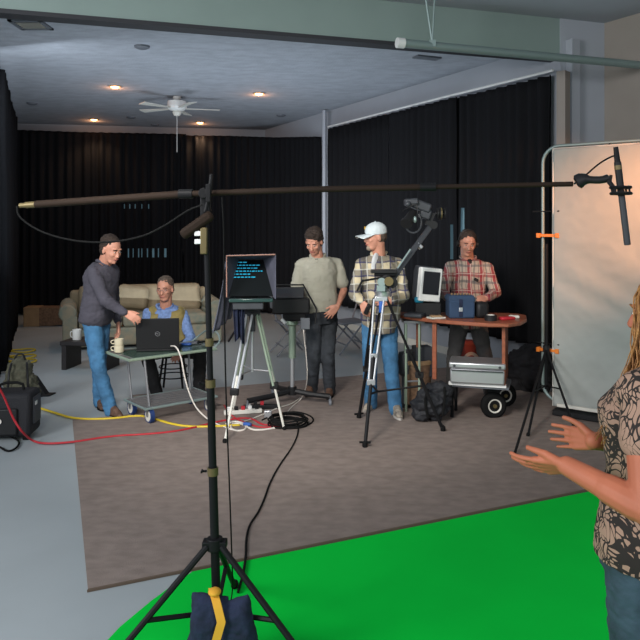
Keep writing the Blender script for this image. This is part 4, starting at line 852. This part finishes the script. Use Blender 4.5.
def spine(J, infl, t0=-.16, t1=1.0, fem=False, wid=1., belly=0.):
    P, N = J['P'], J['N']; hl = (J['HL']-J['HR']).normalized(); sl = (J['SL']-J['SR']).normalized(); U = (N-P); un = U.normalized(); k = (J['SL']-J['SR']).length/.37
    if J['f'] is not None and False: pass
    prof = [(-.18,.125,.095),(-.05,.165,.118),(.08,.170,.120),(.25,.158,.115),(.42,.150,.112),(.58,.163,.120),(.74,.182,.125),(.86,.178,.110),(.95,.125,.085),(1.02,.068,.065)]
    if fem: prof = [(-.18,.155,.112),(-.05,.172,.112),(.08,.168,.108),(.25,.148,.105),(.42,.138,.104),(.58,.148,.130),(.70,.156,.150),(.86,.155,.10),(.95,.11,.075),(1.02,.06,.058)]
    ks = [p for p in prof if t0-1e-6 <= p[0] <= t1+.03]
    def interp(t):
        for a, b_ in zip(prof, prof[1:]):
            if a[0] <= t <= b_[0]: g = (t-a[0])/(b_[0]-a[0]); return a[1]+(b_[1]-a[1])*g, a[2]+(b_[2]-a[2])*g
        return prof[-1][1:] if t > 1 else prof[0][1:]
    rings = []
    n_ = 16
    for i in range(n_+1):
        t = t0+(t1-t0)*i/n_; hw, hd = interp(t); lat = hl.lerp(sl, min(max(t,0),1)).normalized(); lat = (lat-un*lat.dot(un)).normalized(); fw = lat.cross(un)
        c = P+U*t+fw*(belly*math.exp(-((t-.25)/.25)**2)*.5)
        hd += belly*math.exp(-((t-.25)/.25)**2)*.5
        hw = (hw+infl)*wid; hd = hd+infl; ring = []
        for q in range(24):
            th = 2*PI*q/24; cx = math.copysign(abs(math.cos(th))**.85, math.cos(th)); ring.append(c+lat*hw*cx+fw*hd*math.sin(th))
        rings.append(ring)
    return rings
def limb(mb, pts, rad): 
    for (a, b_), (ra, rb) in zip(zip(pts, pts[1:]), zip(rad, rad[1:])): mb.cap(a, b_, ra, rb, 14)
def person(label, J, skin, top, bot, shoe, sleeve='long', belt=True, fem=False, wid=1., belly=.0, vox=.0085, hk=1., hem=-.10, extra=None, hair=None, topname='shirt', collar=True, sitting=False, grp=None, seed=0, colm=None, hr=1., sho_r=1.):
    root = V((J['P'].x, J['P'].y, 0)); t = thing('person', label, 'person', root)
    G = lambda s_, *a: J[s_]
    un = (J['N']-J['P']).normalized()
    # continuous skin body
    mb = MB(); mb.loft(spine(J, -.024, fem=fem, wid=wid*.97, belly=belly*.8))
    for s_ in 'LR':
        mb.cap(J['N']-un*.05, J['S'+s_]-un*.012, .042, .036 if fem else .042); limb(mb, [J['S'+s_], J['E'+s_], J['W'+s_]], [.046*sho_r,.037*hr,.0245*hr])
        mb.cap(J['E'+s_].lerp(J['W'+s_],.12), J['E'+s_].lerp(J['W'+s_],.45), .039*hr, .035*hr)
        hd_, th_ = J['hand'+s_][:2]; kw = J['hand'+s_][2] if len(J['hand'+s_]) > 2 else {}
        hand(mb, J['W'+s_], V(hd_), V(th_), **kw)
        limb(mb, [J['H'+s_], J['K'+s_], J['A'+s_]], [.070,.048,.036])
        mb.cap(J['K'+s_].lerp(J['A'+s_],.12), J['K'+s_].lerp(J['A'+s_],.4), .048, .046)
        mb.cap(J['A'+s_], J['A'+s_]+J['toe'+s_].normalized()*.13+V((0,0,-.055)), .036, .025)
    hf = J['hf'].normalized(); hu = J.get('hu', V((0,0,1))); Pn, l = headm(mb, J['H'], hf, hu, hk)
    mb.cap(J['N']-un*.05, Pn(0,-.022,-.05), (.050 if fem else .066), (.047 if fem else .064))
    rbuild(mb, 'body', skin, t, min(vox,.0065) if not fem else .004, 2 if not fem else 1, off=root)
    for s_ in (-1,1):
        b = MB(); b.ell(Pn(s_*.030,.0835,.010), (.0095*hk,.005*hk,.0042*hk), l, hf, hf.cross(l)*-1 if False else hu, 10, 6); b.v = list(b.v); e = build(b, 'eye', M['eyew'], t, 2, off=root)
        b = MB(); b.ell(Pn(s_*.030,.0865,.010), (.0048*hk,.0035*hk,.0043*hk), l, hf, hu, 8, 6); build(b, 'iris', M['iris'], e, 2, off=root)
        b = MB(); b.tube([Pn(s_*.014,.092,.030), Pn(s_*.03,.092,.034), Pn(s_*.048,.080,.028)], .0032*hk, 6); build(b, 'eyebrow', J.get('brow', M['hairb']), t, off=root)
    b = MB(); b.tube([Pn(-.022,.086,-.056), Pn(-.008,.0955,-.054), Pn(.008,.0955,-.054), Pn(.022,.086,-.056)], .0042*hk, 6, smooth=1); build(b, 'mouth', M['lip'], t, off=root)
    # trousers
    mb = MB(); mb.loft(spine(J, .004, t0=-.17, t1=.10, fem=fem, wid=wid, belly=belly))
    for s_ in 'LR':
        a = J['A'+s_]; kn = J['K'+s_]; low = a+V((0,0,-.035)) if not sitting else a+V((0,0,.0))
        limb(mb, [J['H'+s_]+V((0,0,.03)), kn, low], [.096 if not fem else .092,.070,.064 if not fem else .07])
        mb.cap(J['H'+s_].lerp(kn,.15), J['H'+s_].lerp(kn,.6), .090, .080)
    rbuild(mb, 'trousers', bot, t, vox, 4, .007, off=root, dscale=10, seed=seed)
    if belt:
        r_ = spine(J, .016, t0=.10, t1=.165, fem=fem, wid=wid, belly=belly); b = MB(); b.loft(r_[4:10]); build(b, 'belt', M['belt'], t, off=root)
    # top garment
    mb = MB(); mb.loft(spine(J, .021, t0=hem, t1=.985, fem=fem, wid=wid, belly=belly))
    for s_ in 'LR':
        mb.cap(J['N']-un*.045, J['S'+s_], .064, .064*sho_r)
        if sleeve == 'long': limb(mb, [J['S'+s_], J['E'+s_], J['E'+s_].lerp(J['W'+s_],.93)], [.066,.056,.042])
        else:
            e_ = J['S'+s_].lerp(J['E'+s_], .72 if sleeve == 'short' else .42); limb(mb, [J['S'+s_], e_], [.062,.070] if not fem else [.052*sho_r,.062])
    rbuild(mb, topname, top, t, vox, 3, (.009 if not fem else .004), off=root, dscale=8, seed=seed+2)
    if collar:
        b = MB(); f_ = J['f'].normalized(); sl = (J['SL']-J['SR']).normalized(); c_ = J['N']+un*.012
        pts = [c_+f_*(.082*math.cos(a))+sl*(.078*math.sin(a))+un*(.012-.045*max(0,math.cos(a))) for a in [k*2*PI/20+.35 for k in range(19)]]
        rg = []
        b.tube(pts, .017, 8); rbuild(b, 'collar', colm or top, t, .006, 2, off=root)
    # shoes
    for s_ in 'LR':
        a = J['A'+s_]; d = V((J['toe'+s_].x, J['toe'+s_].y, 0)).normalized(); gz = a.z-.085; sd = V((-d.y,d.x,0))
        base = V((a.x,a.y,gz)); mb = MB()
        mb.cap(base+V((0,0,.085)), base-d*.03+V((0,0,.045)), .046, .042); mb.cap(base-d*.03+V((0,0,.042)), base+d*.13+V((0,0,.036)), .040, .036); mb.cap(base+d*.10+sd*.006+V((0,0,.040)), base+d*.165+V((0,0,.032)), .042, .030); mb.cap(base+V((0,0,.085)), base+d*.11+V((0,0,.05)), .043, .034)
        sh = rbuild(mb, 'shoe', shoe, t, .008, 3, off=root)
        b = MB(); rg = []
        for z in (0.002,.022):
            ring = []
            for q in range(24):
                th = 2*PI*q/24; x = math.cos(th); w_ = (.044 if x > 0 else .038)*(1-.12*abs(x)**3); ring.append(base+d*(.058+.142*x)+sd*(w_*math.sin(th))+V((0,0,z)))
            rg.append(ring)
        b.loft(rg); build(b, 'sole', J.get('sole', M['rubber']), sh, off=root)
        b = MB()
        for q in range(4): b.tube([base+d*(.075+.018*q)-sd*.022+V((0,0,.088-.007*q)), base+d*(.078+.018*q)+sd*.022+V((0,0,.088-.007*q))], .0028, 5)
        build(b, 'laces', J.get('lace', M['dgrey']), sh, off=root)
    return t, root, Pn, l
def hairdo(t, root, Pn, l, f, u, m, k=1.08, blobs=None, front=.062, vox=.007, disp=.006, low=-.055, name='hair'):
    mb = MB()
    for p, r in blobs or [((0,-.030,.054),(.080,.096,.080)), ((0,-.045,.0),(.077,.066,.085))]: mb.ell(Pn(*p), tuple(x*k for x in r), l, f.normalized(), u)
    return rbuild(mb, name, m, t, vox, 2, disp, off=root, dscale=38)
Zv = V((0,0,1))
def mk(**k):
    for a in ('f','hf'): k[a] = V(k[a]).normalized()
    k['toeL'] = V(k['toeL']); k['toeR'] = V(k['toeR']); return k

# man in the dark fleece, pointing at the laptop
J = mk(P=at(96,316,6.72), N=at(104,263,6.66), H=at(111,250,6.56), f=(.85,-.52,0), hf=(.80,-.50,-.34), hu=V((.25,-.18,.95)),
 SR=at(93.5,273,6.52), SL=at(112,270,6.84), ER=at(105,300,6.38), WR=at(125.5,313,6.42), EL=at(114,300,6.98), WL=at(118,322,6.85),
 HR=at(92.5,324,6.66), HL=at(101,324,6.82), KR=at(98,366,6.58), KL=at(99,364,6.84), AR=at(111,407,6.62), AL=at(100,399,6.93), toeR=(.72,-.69,0), toeL=(.45,-.89,0),
 handR=(V((.85,.05,-.50)), V((.1,.1,1)), dict(curl=.45, n=V((-.1,.6,-.6)))), handL=(V((.1,-.1,-1)), V((.6,-.8,0)), dict(curl=.4)))
t, root, Pn, l = person('man in dark slate fleece and blue jeans leaning to point at the laptop', J, M['skin'], M['fleece'], M['jeans'], M['brownl'], seed=1, belt=False, topname='pullover', hem=-.12, wid=1.04, belly=.02, hk=1.08)
hairdo(t, root, Pn, l, J['hf'], J['hu'], M['hairb'])
b = MB(); b.tube([J['EL'].lerp(J['WL'],1.0)+V((-.02,-.02,.01)), J['WL']+V((.02,.01,.01))], .028, 10); 

# seated man in the khaki vest
J = mk(P=at(172,348,7.54), N=at(165,307,7.45), H=at(165,289.5,7.38), f=(-.1,-1,0), hf=(-.12,-1,-.10), hu=V((-.06,-.10,1)),
 SR=at(149,314,7.42), SL=at(182,314,7.48), ER=at(143,338,7.27), WR=at(155,343,7.07), EL=at(191,338,7.42), WL=at(183,350,7.20),
 HR=at(163,349,7.48), HL=at(181,349,7.50), KR=at(147,355,7.10), KL=at(200,353,7.14), AR=at(157,394,7.22), AL=at(199,391,7.37), toeR=(.1,-1,0), toeL=(.35,-1,0),
 handR=(V((.6,-.5,-.2)), V((.3,.3,1)), dict(curl=.4)), handL=(V((-.5,-.5,-.6)), V((-.6,.2,.5)), dict(curl=.5)), brow=M['hairg'])
t, root, Pn, l = person('smiling seated man with glasses, khaki vest and light blue shirt behind the laptop', J, M['skin'], M['bshirt'], M['btrous'], M['black'], seed=4, belt=False, sitting=True, hem=-.1, colm=M['bshirt'], hk=1.08)
hairdo(t, root, Pn, l, J['hf'], J['hu'], M['hairg'])
mb = MB(); mb.loft(spine(J, .040, t0=-.05, t1=.93, wid=1.0)); 
for s_ in 'LR': mb.cap(J['N']-Zv*.06, J['S'+s_].lerp(J['N'],.25), .062, .066)
def vcut(bm):
    f_ = J['f']; sl = (J['SL']-J['SR']).normalized(); dl = []
    for v in bm.verts:
        r_ = v.co-J['N']; h_ = -(r_.z); 
        if r_.dot(f_) > -.02 and abs(r_.dot(sl)-0) < .035+.035*max(0, 1-h_/.32): dl.append(v)
        elif h_ < .01 and r_.xy.length < .09: dl.append(v)
    bmesh.ops.delete(bm, geom=dl, context='VERTS')
v_ = rbuild(mb, 'vest', M['vest'], t, .0085, 3, .006, off=root, cutfn=vcut)
b = MB(); 
for s_ in (-1,1):
    c_ = Pn(s_*.031,.100,.008); b.tube([c_+l*(.021*math.cos(a))+J['hu']*(.015*math.sin(a)) for a in [k*PI/8 for k in range(16)]], .0014, 5, closed=True); b.tube([Pn(s_*.052,.098,.012), Pn(s_*.077,.0,.010)], .0014, 5)
b.tube([Pn(-.01,.101,.01), Pn(.01,.101,.01)], .0014, 5); build(b, 'glasses', M['mgrey'], t, off=root)

# man in the beige polo
J = mk(P=at(321,314,7.25), N=at(318,257,7.27), H=at(314,242,7.15), f=(-.18,-1,0), hf=(-.25,-.80,-.50), hu=V((-.12,-.45,.88)),
 SR=at(301,265,7.22), SL=at(337,264,7.34), ER=at(296,292,7.25), WR=at(294,301,7.0), EL=at(344,290,7.30), WL=at(338,306,7.05),
 HR=at(313,322,7.22), HL=at(329,322,7.30), KR=at(314,358,7.18), KL=at(328,358,7.2), AR=at(312,384.5,7.42), AL=at(330,387,7.35), toeR=(-.35,-1,0), toeL=(-.15,-1,0),
 handR=(V((-.45,-.75,-.15)), V((.8,-.4,.3)), dict(curl=.35)), handL=(V((-.68,-.25,-.68)), V((-.6,-.2,.7)), dict(curl=.3, spread=.18, n=V((-.2,1,-.2)))))
t, root, Pn, l = person('dark-haired man in beige polo shirt and dark jeans looking down at the operator monitor', J, M['skin'], M['polo'], M['djeans'], M['brownl'], sleeve='short', seed=7, hem=.05, belly=.05, hk=1.08)
hairdo(t, root, Pn, l, J['hf'], J['hu'], M['hairb'], blobs=[((0,-.026,.058),(.088,.100,.084)), ((0,-.045,.0),(.084,.068,.09)),((0,.045,.100),(.045,.028,.022))], disp=.010)
b = MB(); f_ = J['f']; b.box(J['N']+f_*.118+V((0,0,-.10)), (.028,.008,.12), RM(.22)); build(b, 'placket', M['polo'], t, bev=.003, off=root)
b = MB(); b.box(J['N']+f_*.095+V((0.0,0,-.035)), (.03,.012,.045), RM(.5)); build(b, 'undershirt', M['black'], t, bev=.003, off=root)

# man in the white cap
J = mk(P=at(380,318,6.72), N=at(379,255,6.75), H=at(375.5,237.5,6.68), f=(-.35,-1,0), hf=(-.95,-.35,-.08), hu=V((-.05,-.03,1)),
 SR=at(362,264,6.66), SL=at(397.5,264,6.84), ER=at(354,294,6.62), WR=at(362,302,6.40), EL=at(404,297,6.72), WL=at(391,301,6.45),
 HR=at(371,326,6.70), HL=at(388,326,6.78), KR=at(370,368,6.66), KL=at(391,370,6.66), AR=at(371,402,6.85), AL=at(396,406,6.60), toeR=(-.45,-1,0), toeL=(.1,-1,0),
 handR=(V((.30,-.25,-.90)), V((.75,-.5,.1)), dict(curl=.55, n=V((.5,.7,0)))), handL=(V((-.9,-.35,-.1)), V((-.2,.1,1)), dict(curl=.7, n=V((.2,.9,-.2)))), brow=M['goatee'], sole=M['sole'], lace=M['offw'])
t, root, Pn, l = person('man in white cap and cream-navy plaid flannel looking left behind the jib tripod', J, M['skin'], M['plaidA'], M['jeans'], M['sneak'], seed=10, belt=False, hem=-.24, wid=1.05, belly=.05, topname='flannel_shirt', hk=1.08)
f_ = J['hf']; u_ = J['hu']
hairdo(t, root, Pn, l, f_, u_, M['hairg'], blobs=[((0,-.03,.01),(.077,.078,.075))], disp=.003)
mb = MB(); mb.ell(Pn(0,-.008,.062), (.089,.111,.083), l, f_, u_); mb.ell(Pn(0,-.012,.045), (.088,.107,.053), l, f_, u_)
def ccut(bm):
    dl = [v for v in bm.verts if (v.co-Pn(0,0,.026)).dot(u_) < 0]; bmesh.ops.delete(bm, geom=dl, context='VERTS')
cp_ = rbuild(mb, 'cap', M['capm'], t, .006, 3, off=root, cutfn=ccut); cp_.modifiers.new('t','SOLIDIFY').thickness = .004
b = MB(); vs = []; rg = []
for i in range(13):
    a = -1.15+2.3*i/12; rin = Pn(.080*math.sin(a), .088*math.cos(a)+.0, .034); ou = Pn(.076*math.sin(a), .092+.092*max(0,math.cos(a))**.6, .034-.030*abs(math.sin(a))**2-.006)
    rg.append([rin+u_*.003, ou+u_*.003, ou-u_*.003, rin-u_*.003])
b.loft(rg); build(b, 'visor', M['capm'], cp_, off=root)
b = MB(); b.ell(Pn(0,-.008,.141), (.007,.007,.005)); build(b, 'button', M['capm'], cp_, off=root)
b = MB(); b.ell(Pn(-.030,.082,.090), (.016,.006,.017), l, (f_*1-l*.3).normalized(), u_); build(b, 'emblem', M['emblem'], cp_, off=root)
b = MB(); b.ell(Pn(0,.070,-.086), (.026,.026,.028), l, f_, u_); rbuild(b, 'beard', M['goatee'], t, .006, 1, .004, off=root, dscale=40)
mb = MB(); f2 = J['f']; s2 = (J['SL']-J['SR']).normalized(); c_ = J['N']+V((0,0,-.105))+f2*.125; mb.ell(c_+V((0,0,-.0)), (.050,.050,.135), s2, f2, (Zv*1-f2*.12).normalized()); rbuild(mb, 'undershirt', M['wshirt'], t, .007, 2, off=root)
b = MB(); p_ = J['WR']+V((.045,-.06,-.06)); b.box(p_, (.04,.04,.10), RM(.3,.4,0)); o = build(b, 'remote_control', M['black'], None, bev=.008); tag(o, 'small black remote control in the right hand of the man in the white cap', 'remote control')

# man in red plaid behind the desk
J = mk(P=at(469,319,7.32), N=at(468,259,7.32), H=at(467.5,244,7.22), f=(-.03,-1,0), hf=(-.03,-1,-.26), hu=V((.05,-.22,.97)),
 SR=at(450,268,7.28), SL=at(487,268,7.30), ER=at(443.5,293,7.15), WR=at(450,299,6.88), EL=at(496,293,7.15), WL=at(486,298,6.88),
 HR=at(460,326,7.3), HL=at(478,326,7.3), KR=at(453,360,7.28), KL=at(486,360,7.28), AR=at(452,388,7.38), AL=at(489,388,7.38), toeR=(-.25,-1,0), toeL=(.25,-1,0),
 handR=(V((.5,-.75,-.12)), V((.5,.2,.6)), dict(curl=.45, n=V((.2,-.2,-1)))), handL=(V((-.6,-.7,-.1)), V((-.5,.2,.6)), dict(curl=.45, n=V((-.2,-.2,-1)))))
t, root, Pn, l = person('man in red and cream plaid shirt with headphones standing behind the desk', J, M['skin'], M['plaidB'], M['gtrous'], M['black'], seed=13, belt=False, hem=-.14, wid=1.04, topname='plaid_shirt', belly=.02, hk=1.08)
hairdo(t, root, Pn, l, J['hf'], J['hu'], M['hairb'], blobs=[((0,-.028,.057),(.083,.097,.081)), ((0,-.045,.0),(.080,.066,.085))])
b = MB(); u_ = J['hu']; f_ = J['hf']; b.tube([Pn(.088*math.cos(a), -.01, .02+.118*math.sin(a)) for a in [k*PI/12 for k in range(13)]], .007, 6)
for s_ in (-1,1): b.cyl(Pn(s_*.078,-.004,.0), Pn(s_*.10,-.004,.0), .033, n=18)
b = build(b, 'headphones', M['black'], None); tag(b, 'black headphones worn by the man in red plaid', 'headphones')
b = MB(); b.ell(J['N']+J['f']*.075+V((0,0,-.045)), (.036,.035,.055)); build(b, 'undershirt', M['black'], t, 2, off=root)
b = MB(); b.box(J['N']+J['f']*.158+V((.055,0,-.205)), (.045,.02,.03), RM(0,.5,0)); o = build(b, 'clip_microphone', M['black'], t, bev=.004, off=root)

# woman in the foreground at right
fw = V((-.75,.66,0)).normalized(); lf = V((-fw.y, fw.x, 0))
J = mk(P=V((.925,1.97,.93)), N=V((.965,1.93,1.415)), H=V((.970,1.945,1.545)), f=fw, hf=fw*1+V((0,0,-.05)), hu=Zv,
 SL=V((.94,1.93,1.36))+lf*.165, SR=V((.94,1.93,1.36))-lf*.165, EL=at(648,510,1.67), WL=at(567,466,1.86), ER=V((.98,2.20,1.12)), WR=at(594,441,2.13),
 HL=V((.925,1.97,.88))+lf*.09, HR=V((.925,1.97,.88))-lf*.09, KL=V((.945,2.0,.48))+lf*.095, KR=V((.92,2.02,.48))-lf*.095, AL=V((.975,2.0,.086))+lf*.10, AR=V((.95,2.03,.086))-lf*.10, toeL=fw, toeR=fw,
 handL=(at(515,465,1.99)-at(567,466,1.86), V((-.5,-.40,.62)), dict(curl=.14, thumb=.15, spread=.09, n=V((.30,.60,.70)), rr=.93, k=.95, fl=1.12, fr=.92)),
 handR=(at(547,434,2.30)-at(594,441,2.13), V((.20,0,1)), dict(curl=.10, thumb=.5, spread=.075, n=V((-.55,-.8,.1)), rr=.93, k=.93, fl=1.12, fr=.90)), brow=M['hairl'], sole=M['sole'])
t, root, Pn, l = person('woman with long blond hair in a patterned brown blouse gesturing with both hands', J, M['skinw'], M['print_'], M['wjeans'], M['black'], sleeve='cap', seed=20, belt=False, fem=True, hem=-.10, vox=.006, topname='blouse', collar=False, hr=1.08, sho_r=1.05, wid=1.02)
mb = MB(); u_ = Zv; f_ = J['hf']
mb.ell(Pn(0,-.022,.040), (.088,.104,.098), l, f_, u_); mb.ell(Pn(0,-.065,-.05), (.090,.060,.13), l, f_, u_); mb.ell(Pn(0,-.085,-.17), (.10,.045,.13), l, f_, u_)
hb = rbuild(mb, 'hair', M['hairl'], t, .007, 2, .012, off=root, dscale=26)
b = MB(); random.seed(8)
for k in range(620):
    side = random.uniform(-1,1); s1 = 1 if side > 0 else -1
    an = random.uniform(.0,1.0); x0_ = s1*(.060+.032*random.random()); y0_ = random.uniform(-.09,.055); wv = random.uniform(0,6.28); L_ = random.uniform(.28,.44)
    p = []
    for i in range(12):
        g = i/11; z = .085-.02*random.random()-L_*g if i == 0 else .085-L_*g
        x = x0_*(.75+.5*min(1,g*3))+.007*math.sin(wv+g*9)+.006*math.sin(side*40+g*7)+s1*.03*g; y = y0_*(1-.2*g)+.012*math.cos(wv*1.3+g*9)+(.035*g if y0_ > .0 else -.01*g)
        if z < -.12: y += (-z-.12)*.42*(1 if y0_ > 0 else -.6)
        p.append(Pn(x, y, z))
    p = [Pn(x0_*.25,y0_*.3-.02,.143), Pn(x0_*.65,y0_*.65-.015,.132)]+p
    b.tube(p, [.0026]*10+[.0022,.002,.0015,.001], 4)
build(b, 'hair_strands', M['hairl'], hb, 2, off=root)

# ---------------------------------------------------------------- light and camera
def area(name, loc, tgt, sx, sy, e, col):
    l = bpy.data.lights.new(name, 'AREA'); l.shape = 'RECTANGLE'; l.size = sx; l.size_y = sy; l.energy = e; l.color = col
    o = bpy.data.objects.new(name, l); C.objects.link(o); o.location = loc; o.rotation_euler = (V(tgt)-V(loc)).to_track_quat('-Z','Y').to_euler(); return o
area('daylight_left', (-4.6,.6,3.0), (.8,6.5,.6), 2.2, 1.8, 250, (.95,.97,1.0))
area('daylight_behind', (1.5,-3.0,3.2), (0,7,1.0), 4.5, 2.5, 130, (.93,.97,1.0))
l = bpy.data.lights.new('crew_fill_spot', 'SPOT'); l.energy = 900; l.color = (1,.96,.90); l.spot_size = .95; l.spot_blend = .7; l.shadow_soft_size = .45  # added frontal fill that brightens the crew, not a fixture of the studio
o = bpy.data.objects.new('crew_fill_spot', l); C.objects.link(o); o.location = (-1.2,1.6,3.6); o.rotation_euler = (V((-.1,7.3,.7))-o.location).to_track_quat('-Z','Y').to_euler()
area('far_room_fill', (-3.6,7.6,3.2), (-2.4,11,.6), 1.2, 1.2, 45, (.8,.9,1.0))  # added cool fill for the sofa and far room, no window here
area('ceiling_bounce', (-1.2,9.6,.9), (-1.2,10.2,3.9), 4.5, 4.0, 90, (.75,.87,1.0))
l = bpy.data.lights.new('warm_lamp', 'SPOT'); l.energy = 400; l.color = (1,.38,.15); l.spot_size = .85; l.spot_blend = 1; l.shadow_soft_size = .08
o = bpy.data.objects.new('warm_lamp', l); C.objects.link(o); o.location = (3.05,4.4,2.6); o.rotation_euler = (V((2.78,6.25,1.95))-o.location).to_track_quat('-Z','Y').to_euler()
l = bpy.data.lights.new('warm_key', 'SPOT'); l.energy = 30; l.color = (1,.58,.38); l.spot_size = 1.2; l.spot_blend = 1; l.shadow_soft_size = .2
o = bpy.data.objects.new('warm_key', l); C.objects.link(o); o.location = (-.9,.2,2.4); o.rotation_euler = (V((.8,1.9,1.2))-o.location).to_track_quat('-Z','Y').to_euler()
w = bpy.data.worlds.new('world'); S.world = w; w.use_nodes = True
w.node_tree.nodes['Background'].inputs[0].default_value = (.80,.90,1.0,1); w.node_tree.nodes['Background'].inputs[1].default_value = .36
cam = bpy.data.cameras.new('camera'); co = bpy.data.objects.new('camera', cam); C.objects.link(co)
co.location = (0,0,CAMH); co.rotation_euler = (PI/2,0,0); cam.sensor_width = 36; cam.lens = 36*700/640; cam.shift_y = -95/640.; cam.clip_start = .05
S.camera = co
vs_ = S.view_settings; vs_.view_transform = 'Standard'; vs_.look = 'None'; vs_.gamma = 1; vs_.use_curve_mapping = False; vs_.exposure = .13
